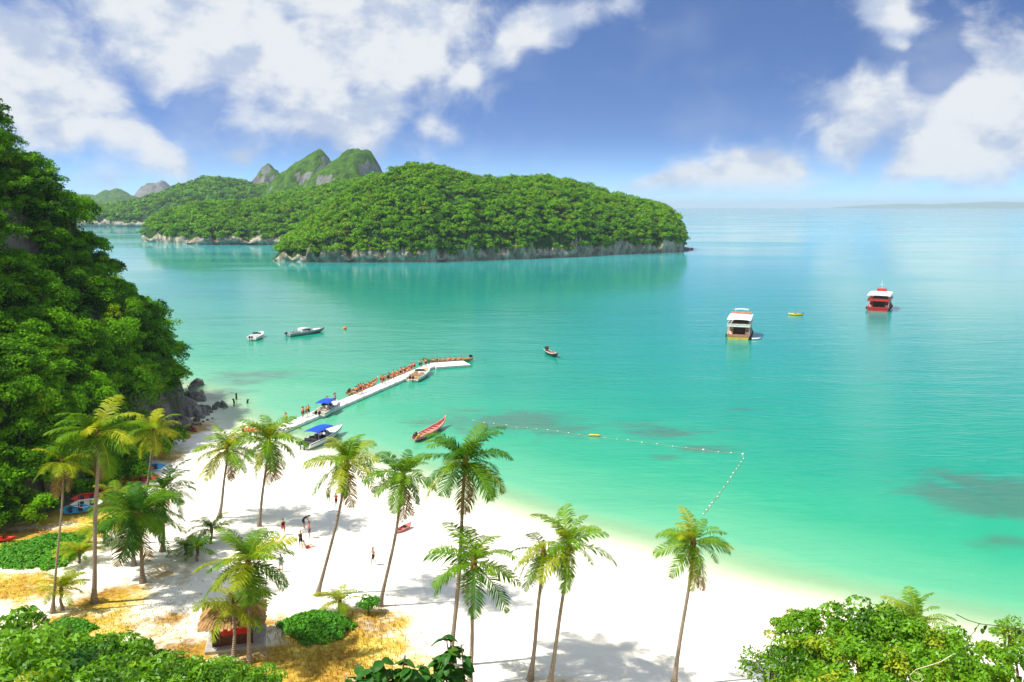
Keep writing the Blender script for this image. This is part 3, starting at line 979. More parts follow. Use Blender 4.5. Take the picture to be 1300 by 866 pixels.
b.inputs['Roughness'].default_value = 0.85; b.inputs['Specular IOR Level'].default_value = 0.15
bp = T.new('ShaderNodeBump'); bp.inputs['Strength'].default_value = 0.7; bp.inputs['Distance'].default_value = 0.05
T.l.new(wav.outputs['Fac'], bp.inputs['Height']); T.l.new(bp.outputs[0], b.inputs['Normal'])
m_coco_g = material('green_coconut', (0.16, 0.20, 0.03), 0.45, 0.4, (6, 0.3))
m_coco_o = material('ripe_coconut', (0.42, 0.16, 0.02), 0.45, 0.4, (6, 0.3))
m_fibre = material('crown_fibre', (0.17, 0.10, 0.045), 0.95, 0.1, (8, 0.5))
coco_me = [MB().ball((0, 0, 0), (0.12, 0.12, 0.15), 8, 6).mesh('coconut', m, True) for m in (m_coco_g, m_coco_o)]

def palm(base, crown, label, n=24, k=1.0, seed=0, curve=0.12, top=80, low=-48, mats=('g', 'g', 'g', 'y'), nuts=7, ripe=1, tr=0.15, dry=2, group=None, name='coconut_palm'):
    rng = np.random.default_rng(seed + 900)
    base = Vector(base); crown = Vector(crown)
    o = empty(name, base, 0, label, 'palm tree', group)
    rel = crown - base
    H = rel.z
    pts = []; rad = []
    m = 22
    for i in range(m + 1):
        s = i / m
        # the foot leans out, then the stem straightens upwards
        h = s + curve * math.sin(math.pi * s) * (1 if curve else 0)
        x = rel.x * (s * (1 - curve) + curve * (1 - (1 - s) ** 2.2)) + 0.05 * math.sin(s * 7 + seed)
        y = rel.y * s + 0.05 * math.sin(s * 6 + seed * 2)
        pts.append(Vector((x, y, H * s - (0.35 if i == 0 else 0))))
        r = tr * (1.0 - 0.35 * s) + 0.20 * math.exp(-s * H / 0.55) * min(1, H / 6)
        rad.append(r * (1 + 0.05 * math.sin(i * 2.3)))
    pts[-1] = rel
    MB().tube(pts, rad, 9).build('trunk', m_ptrunk, o, True)
    MB().loft([[(rel.x + r * math.cos(a), rel.y + r * math.sin(a), rel.z + z) for a in np.linspace(0, 2 * math.pi, 9)[:-1]]
               for r, z in ((tr * .6, -0.55), (tr * 1.25, -0.2), (tr * 1.5, 0.1), (tr * .9, 0.5), (0.03, 0.8))]).build('crown_shaft', m_fibre, o, True)
    n = int(n * 1.12)
    es = np.linspace(top, low, n)
    az0 = rng.random() * 6.28
    mm = {'g': PALM_GREEN, 'd': PALM_DARK, 'y': PALM_YELLOW}
    for i, e in enumerate(es):
        key = min(ELEV, key=lambda q: abs(q - (e + 6 * rng.normal())))
        if i >= n - dry: key = -72
        fo = obj('frond', FR[(key, int(rng.integers(3)))], o)
        a = az0 + i * 2.39996 + 0.25 * rng.normal()
        fo.location = rel + Vector((math.cos(a) * 0.09, math.sin(a) * 0.09, 0.30 * (e + 50) / 130))
        fo.rotation_euler = (0.25 * rng.normal(), -0.10 * rng.normal(), a)
        sc = 1.0 * k * (0.82 + 0.3 * rng.random()) * (0.8 if e > 65 else 1.0)
        fo.scale = (sc, sc, sc)
        mt = mm[mats[int(rng.integers(len(mats)))]]
        if i >= n - dry:
            mt = PALM_DRY
        if mt is not PALM_GREEN:
            fo.material_slots[0].link = 'OBJECT'
            fo.material_slots[0].material = mt
    for i in range(nuts):
        a = rng.random() * 6.28
        obj('coconut', coco_me[1 if i < ripe else 0], o, rel + Vector((math.cos(a) * (0.2 + .12 * rng.random()), math.sin(a) * (0.2 + .12 * rng.random()), -0.10 - 0.32 * rng.random())))
    return o

def palm_px(bx, by, cx, cy, label, lean=0.6, **kw):
    bs = on_beach(bx, by)
    bs.z -= 0.05
    return palm(bs, at(cx, cy, bs.y + lean), label, **kw)

palm_px(118, 766, 125, 552, 'tall straight coconut palm with a broad drooping crown, rising from brown litter', seed=1, n=26, k=1.05, tr=.19, mats=('g', 'g', 'y'), curve=.1)
palm_px(66, 778, 80, 590, 'very thin pale coconut palm with a small sparse crown', seed=2, n=13, k=.72, tr=.10, top=60, mats=('y', 'g'), curve=.3, nuts=3)
palm_px(176, 690, 195, 548, 'coconut palm with a yellow crown in front of the shore boulders', seed=3, n=20, k=.82, mats=('y', 'y', 'g'), curve=.15)
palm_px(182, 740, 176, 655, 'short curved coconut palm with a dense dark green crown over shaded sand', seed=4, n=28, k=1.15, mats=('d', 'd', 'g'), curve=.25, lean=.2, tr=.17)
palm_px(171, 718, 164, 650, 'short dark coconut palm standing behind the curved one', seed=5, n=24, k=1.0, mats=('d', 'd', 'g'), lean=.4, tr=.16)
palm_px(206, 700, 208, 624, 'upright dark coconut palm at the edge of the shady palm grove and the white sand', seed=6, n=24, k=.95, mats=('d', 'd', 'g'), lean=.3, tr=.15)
palm_px(277, 658, 289, 572, 'slim coconut palm on white sand beside another leaning the same way', seed=7, n=24, k=1.05, mats=('g', 'y', 'g'), curve=.4)
palm_px(328, 668, 341, 560, 'coconut palm on white sand with its crown before the foot of the floating pier', seed=8, n=26, k=1.15, mats=('g', 'y', 'g'), curve=.2, ripe=3)
palm_px(402, 756, 440, 588, 'leaning coconut palm with curved foot beside the small ground palm', seed=9, n=24, k=.95, curve=.35, mats=('g', 'g', 'y'), ripe=2)
palm_px(482, 770, 512, 606, 'leaning coconut palm rooted behind the round green bush', seed=10, n=24, k=.9, curve=.3, mats=('g', 'd', 'g'), ripe=2)
palm_px(572, 846, 591, 588, 'tallest coconut palm, its crown against green water below the red longtail boat', seed=11, n=26, k=1.02, curve=.2, tr=.17, mats=('g', 'g', 'd', 'y'), ripe=1)
palm_px(596, 872, 602, 716, 'coconut palm with drooping fronds and an orange fruit cluster, in front of the tallest palm', seed=12, n=20, k=.98, top=70, tr=.15, mats=('g', 'd', 'g'), nuts=12, ripe=10)
palm_px(672, 864, 690, 704, 'smaller coconut palm with a flared pale foot beside a leaning palm', seed=13, n=16, k=.72, top=50, mats=('g', 'd', 'y'), curve=.3, ripe=2)
palm_px(696, 872, 722, 694, 'leaning coconut palm with an upright tuft of fronds and one hanging yellow frond', seed=14, n=18, k=.92, top=82, low=-40, mats=('g', 'g', 'y'), curve=.35, ripe=4)
palm_px(854, 872, 880, 692, 'lone leaning coconut palm on open sand near the float line', seed=15, n=22, k=.80, curve=.3, mats=('g', 'g', 'y'), ripe=1, nuts=9)
palm_px(317, 842, 315, 716, 'big yellow green coconut palm standing over the red hut', seed=16, n=28, k=1.0, curve=0.0, tr=.14, mats=('y', 'g', 'g'), nuts=6)
palm_px(298, 834, 296, 772, 'short yellowing coconut palm shading the roof of the red hut', seed=17, n=13, k=.8, top=60, low=-15, dry=0, mats=('y', 'y', 'g'), curve=0.0, tr=.13, nuts=2)
def low_palm(bx, by, h, k, label, seed, mats=('g', 'y'), n=14):
    bs = on_beach(bx, by)
    palm(bs - Vector((0, 0, .1)), bs + Vector((0.1, 0.05, h)), label, n=n, k=k, seed=seed, top=75, low=5, mats=mats, nuts=0, dry=0, tr=.12, curve=0, name='young_palm')
low_palm(430, 778, 0.7, .58, 'young ground palm with spreading fronds beside the round green bush', 31)
low_palm(78, 775, 1.6, .62, 'yellowing young palm at the foot of the thin pale palm', 32, ('y', 'y', 'g'))
low_palm(250, 712, 1.0, .55, 'young dark palm on shaded sand under the palm grove', 33, ('d', 'g'))
low_palm(268, 690, 1.3, .6, 'young green palm between the grove and the two slim palms', 34, ('g', 'd'))
low_palm(235, 705, 0.6, .5, 'small dark young palm touching the shady grove', 35, ('d', 'd', 'g'))
low_palm(132, 690, 1.2, .7, 'young palm with yellow fronds behind the tall straight palm', 36, ('y', 'g'))
low_palm(100, 715, 0.9, .6, 'young palm beside the green creeper bed', 37, ('g', 'y'))
low_palm(148, 655, 1.6, .8, 'young palm beside the stacked kayaks', 38, ('y', 'g', 'd'))
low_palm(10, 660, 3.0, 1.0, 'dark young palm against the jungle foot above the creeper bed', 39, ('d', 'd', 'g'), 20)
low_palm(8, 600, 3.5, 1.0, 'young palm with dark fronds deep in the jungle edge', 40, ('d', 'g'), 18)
p_r = at(1163, 796, 47)
palm(Vector((p_r.x - .5, 46.8, gz(p_r.x, 46.8) - .05)), p_r, 'coconut palm whose crown rises behind the leafy treetops', n=16, k=.75, seed=41, top=82, low=0, mats=('g', 'y'), nuts=0, dry=0, tr=.14)

# ------------------------------------------------------------------ leafy treetops on the slope below the viewpoint
near_crowns = [crown_mesh('crown', LEAF_NEAR, 500 + k, 2.2, 1.7, 30, 120, 0.115, crad=0.27, lower=0.35) for k in range(4)]
loose_crowns = [crown_mesh('crown', LEAF_NEAR, 520 + k, 2.2, 1.8, 22, 90, 0.12, crad=0.34, lower=0.4) for k in range(2)]
big_leaf_crowns = [crown_mesh('crown', LEAF_NEAR, 540 + k, 2.4, 1.8, 28, 105, 0.14, crad=0.28, lower=0.35) for k in range(3)]
def treetop(px, pytop, Y, rx, label, meshes, seed, group=None, name='broadleaf_tree'):
    rng = np.random.default_rng(seed)
    top = at(px, pytop, Y)
    s = rx / 2.2
    c = Vector((top.x, Y, top.z - 2.05 * s))
    g = gz(c.x, c.y)
    o = empty(name, (c.x, c.y, g), 0, label, 'tree', group)
    zc = c.z - g
    t = MB()
    t.tube([(0, 0, -0.4), (0.1, 0.05, zc * 0.35), (-0.08, 0.1, zc * 0.75), (0, 0, zc + 0.3 * s)], [0.20, 0.16, 0.12, 0.06], 8)
    for q in range(6):
        a = q * 1.05 + rng.random()
        t.tube([(-0.05, 0.05, zc * (0.68 + 0.04 * q)), (math.cos(a) * 0.7 * s, math.sin(a) * 0.7 * s, zc + 0.1 * s), (math.cos(a) * 1.5 * s, math.sin(a) * 1.5 * s, zc + 0.7 * s)], [0.07, 0.05, 0.02], 6)
    t.build('trunk', m_bark, o, True)
    cr = obj('crown', meshes[seed % len(meshes)], o, (0, 0, zc))
    cr.scale = (s, s, s); cr.rotation_euler = (0, 0, rng.random() * 6.28)
    return o
LT = [(12, 782, 41, 3.0), (66, 800, 39, 2.4), (125, 812, 38, 2.0), (170, 820, 37, 1.8), (228, 834, 37, 1.4), (275, 838, 37, 1.3), (322, 846, 38, 1.2), (30, 822, 33, 2.4),
      (95, 832, 32, 2.2), (150, 842, 31, 1.9), (205, 846, 31, 1.7), (262, 850, 31, 1.5), (312, 856, 32, 1.2), (60, 852, 27, 1.8), (125, 858, 27, 1.6)]
for i, (px, py, Y, rx) in enumerate(LT):
    treetop(px, py, Y, rx, ('narrow' if rx < 1.7 else 'wide') + '-crowned bright green broad-leaved tree on the slope below ' + ('the hut' if px > 200 else 'the thin palm'), big_leaf_crowns, 700 + i,
            ('narrow' if rx < 1.7 else 'wide') + ' leafy trees on the slope by ' + ('the hut' if px > 200 else 'the thin palm'))
RT = [(1045, 768, 33, 1.75), (1105, 763, 32.5, 1.7), (1150, 778, 32, 1.6), (1195, 792, 31.5, 1.5), (1012, 778, 33, 1.1), (1020, 815, 31, 1.5), (1085, 808, 30, 1.7), (1145, 815, 29.5, 1.6),
      (1205, 822, 29.5, 1.5), (1255, 838, 29, 1.4), (1300, 818, 30.5, 1.7), (1060, 852, 28, 1.4), (1130, 856, 27.5, 1.4), (1200, 858, 27.5, 1.3)]
for i, (px, py, Y, rx) in enumerate(RT):
    treetop(px, py, Y, rx, 'green small-leaved tree on the slope above the far end of the sand', near_crowns, 740 + i, 'small-leaved trees on the near slope by the water')
treetop(983, 822, 31, 1.15, 'thin open tree letting white sand show through its leaves', loose_crowns, 760)
treetop(1288, 786, 33, 0.9, 'loose sprig-topped tree standing apart before the shallow green water', loose_crowns, 761)

# sapling with large dark leaves
m_bigleaf = leaf_material('large_dark_leaf', (0.010, 0.055, 0.008), (0.028, 0.13, 0.010), (0.10, 0.22, 0.02), 0.22, 0.45, 0.2)
def big_leaf_mesh(seed, L=0.40, W=0.27):
    rng = np.random.default_rng(seed)
    V = []; F = []
    n = 8
    for i in range(n + 1):
        s = i / n
        w = W / 2 * (math.sin(math.pi * min(1, s * 0.92 + 0.08)) ** 0.75) * (1.0 - 0.25 * s)
        z = -0.16 * s * s * L / 0.4 + 0.02 * rng.random()
        V += [(s * L, -w, z + 0.10 * w), (s * L, -w * .5, z + 0.0), (s * L, 0, z - 0.025), (s * L, w * .5, z), (s * L, w, z + 0.10 * w)]
    for i in range(n):
        for k in range(4):
            a = i * 5 + k
            F.append((a, a + 1, a + 6, a + 5))
    return mesh_np('leaf', V, F, m_bigleaf, True, {'tint': ('POINT', np.full(len(V), 0.2 + 0.6 * rng.random()))})
leaf_me = [big_leaf_mesh(800 + i, 0.36 + 0.05 * (i % 3), 0.30 + 0.04 * (i % 2)) for i in range(4)]
def sapling(tips, Y, label, seed, leaves=9):
    rng = np.random.default_rng(seed)
    tp = [at(px, py, Y + 1.2 * (rng.random() - 0.5)) for px, py in tips]
    cxm = sum(t.x for t in tp) / len(tp)
    g = gz(cxm, Y)
    leaves = int(leaves * 2.3)
    o = empty('large_leaved_sapling', (cxm, Y, g), 0, label, 'sapling')
    fork = Vector((0, 0, min(t.z for t in tp) - g - 1.4))
    MB().tube([(0, 0, -0.3), (0.06, 0.03, fork.z * .5), fork], [0.10, 0.08, 0.06], 7).build('stem', m_bark, o, True)
    for t in tp:
        e = t - Vector((cxm, Y, g))
        mid = fork.lerp(e, 0.55) + Vector((0.1 * rng.normal(), 0.1 * rng.normal(), 0.1))
        MB().tube([fork - Vector((0, 0, .1)), mid, e], [0.04, 0.028, 0.012], 6).build('branch', m_bark, o, True)
        for q in range(leaves):
            s = rng.random() ** 0.8
            p = mid.lerp(e, s)
            a = q * 2.4 + rng.random()
            lf = obj('leaf', leaf_me[int(rng.integers(4))], o, p)
            lf.rotation_euler = (0.3 * rng.normal(), R(-8 + 28 * rng.random()), a)
            lf.scale = (.72,) * 3
    return o
sapling([(440, 858), (452, 842), (470, 850), (462, 866), (485, 838), (497, 852), (478, 866), (514, 832), (520, 848), (507, 862), (535, 845), (528, 862), (548, 856), (488, 862)], 16, 'low sapling with large glossy dark leaves beside the dry orange grass', 5, 8)
sapling([(556, 836), (570, 822), (566, 806), (586, 818), (582, 846), (560, 852), (575, 858)], 16.5, 'taller sapling with large dark leaves in front of the tallest palm trunk', 6, 6)

# ------------------------------------------------------------------ creepers, bushes, dry grass on the ground
def ground_cover(name, spots, label, mat, n, size, rad, seed, hmax=0.35, cat='creeper'):
    rng = np.random.default_rng(seed)
    cs = []
    pts = [(on_beach(px, py), rx, ry) for px, py, rx, ry in spots]
    for c, rx, ry in pts:
        m = n // len(pts)
        a = rng.random(m) * 6.283; r = np.sqrt(rng.random(m)) * (1 + 0.18 * np.sin(a * 3 + seed) + 0.1 * np.sin(a * 7))
        x = c.x + np.cos(a) * r * rx; y = c.y + np.sin(a) * r * ry
        z = beach_z(x, y) + hmax * np.clip(1 - r ** 2, 0, 1) * (0.7 + 0.6 * rng.random(m))
        cs.append(np.column_stack([x, y, z]))
    cs = np.concatenate(cs)
    V, F, t = leaf_cloud(cs, np.full((len(cs), 3), rad), 14, size, rng, jitter=0.45, up=0.5, lower=0.05)
    return obj(name, mesh_np(name, V, F, mat, False, {'tint': ('POINT', t)}))
tag(ground_cover('creeper_bed', [(55, 698, 3.6, 4.2), (25, 706, 2.4, 2.5), (78, 706, 1.6, 3.0)], '', LEAF_MAT, 1500, 0.13, 0.28, 11, 0.35),
    'flat bright green creeper bed at the jungle foot', 'creeper', kind='stuff')
tag(ground_cover('creeper_bed', [(398, 797, 2.5, 2.4), (415, 800, 1.9, 1.9)], '', LEAF_MAT, 1500, 0.10, 0.25, 12, 0.75),
    'mounded green creeper bed between the hut and the ground palm', 'creeper', kind='stuff')
tag(ground_cover('creeper_bed', [(85, 800, 1.7, 1.6)], '', LEAF_MAT, 350, 0.12, 0.25, 14, 0.3),
    'small green creeper patch beside the thin palm', 'creeper', kind='stuff')
bsh = on_beach(468, 778)
o = empty('round_bush', bsh, 0, 'round green bush at the foot of a leaning palm', 'bush')
MB().tube([(0, 0, -.1), (0.05, 0, .4), (0, 0.05, .8)], [.07, .05, .03], 6).build('stem', m_bark, o, True)
obj('foliage', crown_mesh('foliage', LEAF_MAT, 601, 0.85, 0.75, 18, 90, 0.085, crad=0.4), o, (0, 0, .62))
def blades(name, spots, n, label, seed, cols, hmin=.25, hmax=.7):
    rng = np.random.default_rng(seed)
    Vs = []; Ts = []
    for (px, py, rx, ry, w) in spots:
        c = on_beach(px, py); m = int(n * w)
        x = c.x + rng.normal(size=m) * rx * .55; y = c.y + rng.normal(size=m) * ry * .55
        z = beach_z(x, y)
        h = hmin + (hmax - hmin) * rng.random(m)
        a = rng.random(m) * 6.283
        wd = 0.02 + 0.02 * rng.random(m)
        lx, ly = np.cos(a) * h * .5, np.sin(a) * h * .5
        p = np.column_stack([x, y, z - .03])
        s = np.column_stack([-np.sin(a) * wd, np.cos(a) * wd, np.zeros(m)])
        tip = np.column_stack([x + lx, y + ly, z + h])
        mid = np.column_stack([x + lx * .3, y + ly * .3, z + h * .62])
        Vs.append(np.stack([p - s, p + s, mid + s * .8, mid - s * .8, ], 1).reshape(-1, 3)); Ts.append(np.repeat(rng.random(m), 4))
        Vs.append(np.stack([mid - s * .8, mid + s * .8, tip + s * .1, tip - s * .1], 1).reshape(-1, 3)); Ts.append(np.repeat(rng.random(m), 4))
    V = np.concatenate(Vs); t = np.concatenate(Ts)
    o = obj(name, mesh_np(name, V, np.arange(len(V)).reshape(-1, 4), cols, False, {'tint': ('POINT', t)}))
    return tag(o, label, 'grass', kind='stuff')
m_dry = leaf_material('dry_grass_blades', (0.24, 0.13, 0.02), (0.48, 0.34, 0.05), (0.40, 0.42, 0.08), 0.3, 0.8, 0.1)
m_yel = leaf_material('yellow_grass_blades', (0.30, 0.24, 0.02), (0.48, 0.42, 0.04), (0.28, 0.38, 0.03), 0.3, 0.8, 0.1)
blades('dry_grass', [(430, 825, 5, 5, 1), (470, 795, 3.5, 3, .7), (390, 848, 5, 4, .8), (505, 850, 4, 4, .5), (440, 858, 5, 3, .6)], 520, 'dry orange grass and scrub around the ground palm', 21, m_dry, .12, .42)
blades('yellow_grass', [(200, 800, 7, 6, 1), (150, 790, 5, 5, .8), (25, 748, 6, 3.5, .9), (100, 790, 4, 4, .6), (235, 770, 4, 4, .3)], 600, 'yellow sunlit grass in front of the hut and palm grove', 22, m_yel, .06, .2)

# a bare twining vine over the right hand treetops
m_vine = material('vine_stem', (0.16, 0.14, 0.08), 0.8, 0.2)
m_tendril = material('pale_tendril', (0.62, 0.60, 0.42), 0.6, 0.3)
o = empty('twining_vine', at(1240, 790, 31), 0, 'bare dark vine reaching out over the small-leaved treetops', 'vine')
iv = o.location.copy()
MB().tube([at(x, y, 31) - iv for x, y in ((1214, 780), (1228, 787), (1244, 792), (1262, 794), (1282, 797), (1304, 802))], .018, 5).build('stem', m_vine, o)
MB().tube([at(x, y, 31) - iv for x, y in ((1244, 791), (1236, 803), (1226, 814), (1222, 822))], .014, 5).build('stem', m_vine, o)
for x, y in ((1248, 798), (1252, 794), (1240, 796), (1288, 795), (1296, 800)):
    lf = obj('leaf', leaf_me[0], o, at(x, y, 31) - iv); lf.scale = (.6,) * 3; lf.rotation_euler = (0, R(60), x)
o = empty('pale_tendril', at(1165, 850, 24), 0, 'pale curling tendril looped over the small-leaved treetops', 'vine')
iv = o.location.copy()
lp = [(1208, 832), (1195, 840), (1180, 845), (1163, 850), (1155, 857), (1158, 864), (1167, 867), (1173, 862), (1168, 856), (1160, 853)]
MB().tube([at(x, y, 25) - iv for x, y in lp], .014, 5).build('stem', m_tendril, o)

# ------------------------------------------------------------------ boulders on the point
def boulder_mesh(seed):
    bm = bmesh.new()
    bmesh.ops.create_icosphere(bm, subdivisions=3, radius=1.0)
    rng = np.random.default_rng(seed)
    for v in bm.verts:
        n = float(fbm(np.array([v.co.x * 1.3 + v.co.z]), np.array([v.co.y * 1.3 - v.co.z * .7]), .9, 4, seed)[0])
        v.co *= 1 + 0.42 * n
    for q in range(7):   # knock flat faces off
        d = Vector(rng.normal(size=3)).normalized(); lim = 0.62 + 0.22 * rng.random()
        for v in bm.verts:
            k = v.co.dot(d)
            if k > lim: v.co -= d * (k - lim) * 0.85
    me = bpy.data.meshes.new('boulder'); bm.to_mesh(me); bm.free()
    me.materials.append(m_boulder)
    return me
bmesh_list = [boulder_mesh(950 + k) for k in range(5)]
BO = [(232, 528, 2.6), (240, 519, 2.3), (228, 514, 2.4), (247, 527, 1.9), (252, 507, 2.0), (240, 505, 1.6), (222, 530, 2.0), (216, 541, 1.9), (226, 543, 1.3), (236, 538, 1.3),
      (256, 524, 1.5), (250, 535, .8), (262, 519, 1.1), (243, 546, .6), (257, 530, .8), (262, 526, .6), (268, 522, .5), (252, 541, .5), (246, 541, .5), (238, 548, .6),
      (250, 488, 1.9), (244, 493, 1.3), (257, 497, .6), (276, 513, .9), (284, 515, 1.3), (272, 518, 1.0), (263, 533, .4), (258, 536, .4), (270, 530, .4)]
for i, (px, py, r) in enumerate(BO):
    p = ground(px, py, 0.1)
    wat = i >= 20
    o = obj('boulder', bmesh_list[i % 5], None, (p.x, p.y, max(-0.1, gz(p.x, p.y)) + (0.1 * r if not wat else -.1)), (0.3 * i, 0.2 * i, i * 1.7), (r, r * .8, r * (.75 if not wat else .5)))
    sz = 'large' if r > 1.7 else 'middling' if r > .9 else 'small'
    tag(o, sz + (' grey boulder standing in the shallows off the point' if wat else ' grey limestone boulder heaped at the foot of the near cliff'), 'rock',
        sz + (' rocks in the shallows' if wat else ' boulders at the cliff foot'))
for i, (px, py, r) in enumerate(((872, 317, 3.0), (864, 318.5, 3.6), (878, 316.5, 1.6))):
    p = ground(px, py)
    o = obj('sea_rock', bmesh_list[i], None, (p.x, p.y, 0.2), (.2, .1, i), (r * 1.5, r, r * .6))
    tag(o, 'low dark rock in the water off the tip of the long island', 'rock', 'rocks off the island tip')

# ================================================================== BOATS, PIER, PEOPLE
m_white = material('white_gelcoat', (0.80, 0.80, 0.78), 0.28, 0.5, None, None, 0, .3)
m_offwhite = material('weathered_white_paint', (0.72, 0.70, 0.66), 0.5, 0.4, (1.5, 0.15))
m_blue = material('blue_canvas', (0.012, 0.075, 0.50), 0.75, 0.2)
m_navy = material('navy_stripe', (0.02, 0.05, 0.22), 0.4, 0.4)
m_black = material('black_plastic_and_door_shade', (0.018, 0.018, 0.02), 0.4, 0.4)
m_dglass = material('tinted_windscreen', (0.03, 0.04, 0.045), 0.12, 0.6)
m_seat = material('dark_vinyl_seat', (0.06, 0.06, 0.065), 0.6, 0.3)
m_cream = material('cream_vinyl', (0.62, 0.55, 0.42), 0.6, 0.3)
m_teak = material('tan_deck_mat', (0.52, 0.34, 0.17), 0.8, 0.2, (4, 0.25))
m_grey = material('grey_hull_paint', (0.30, 0.33, 0.34), 0.35, 0.5)
m_steel = material('stainless_steel', (0.62, 0.62, 0.62), 0.25, 0.5, None, None, 0.9)
m_red = material('red_paint', (0.50, 0.035, 0.025), 0.45, 0.4, (1.5, .2))
m_pink = material('faded_pink_red_planks', (0.66, 0.27, 0.22), 0.65, 0.3, (2.5, .3))
m_wood = material('brown_varnished_wood', (0.24, 0.11, 0.045), 0.6, 0.3, (3, .35))
m_darkwood = material('dark_tarred_hull', (0.05, 0.035, 0.03), 0.7, 0.2, (3, .3))
m_yellow = material('yellow_plastic', (0.72, 0.48, 0.03), 0.45, 0.4)
m_yelpaint = material('yellow_boat_paint', (0.72, 0.50, 0.08), 0.5, 0.4, (1, .2))
m_orange = material('orange_life_jacket_cloth', (0.92, 0.24, 0.02), 0.75, 0.2, (9, .2))
m_rubber = material('tyre_rubber', (0.022, 0.022, 0.022), 0.85, 0.2)
m_awning = material('pale_awning_cloth', (0.80, 0.76, 0.76), 0.8, 0.2)
m_salmon = material('salmon_red_paint', (0.62, 0.22, 0.16), 0.5, 0.35, (1.0, .25))
m_pontoon = material('pontoon_plastic', (0.70, 0.70, 0.66), 0.55, 0.35, (1.2, .15))
m_rope = material('float_rope', (0.35, 0.34, 0.28), 0.8, 0.2)
m_float = material('white_float', (0.82, 0.80, 0.66), 0.5, 0.3)

def hull_loft(st, wall=0.07):
    """st: x, half beam at rail, half beam at chine, keel z, chine z, rail z, floor z"""
    rings = []
    for x, br, bc, kz, cz_, rz, fz in st:
        bi = max(br - wall, 0.012); bf = max(min(bc, bi) * 0.96, 0.010)
        rings.append([(x, -br, rz), (x, -(br * .75 + bc * .25), (rz + cz_) / 2), (x, -bc, cz_), (x, 0, kz), (x, bc, cz_), (x, (br * .75 + bc * .25), (rz + cz_) / 2),
                      (x, br, rz), (x, bi, rz), (x, bf, fz), (x, -bf, fz), (x, -bi, rz)])
    return MB().loft(rings)

def outboard(parent, x, y, z=0.55, k=1.0):
    e = MB()
    e.loft([[(x + dx * k, y + dy * k, z + h * k) for dx, dy in ((-.42 * s, -.17 * s), (.05 * s, -.2 * s), (.1 * s, 0), (.05 * s, .2 * s), (-.42 * s, .17 * s), (-.5 * s, 0))]
            for h, s in ((0, .75), (.12, 1.0), (.42, 1.0), (.55, .6))])
    e.box((x - .15 * k, y, z - .35 * k), (.16 * k, .10 * k, .75 * k))
    return e.build('outboard_engine', m_black, parent, False, 0.015)

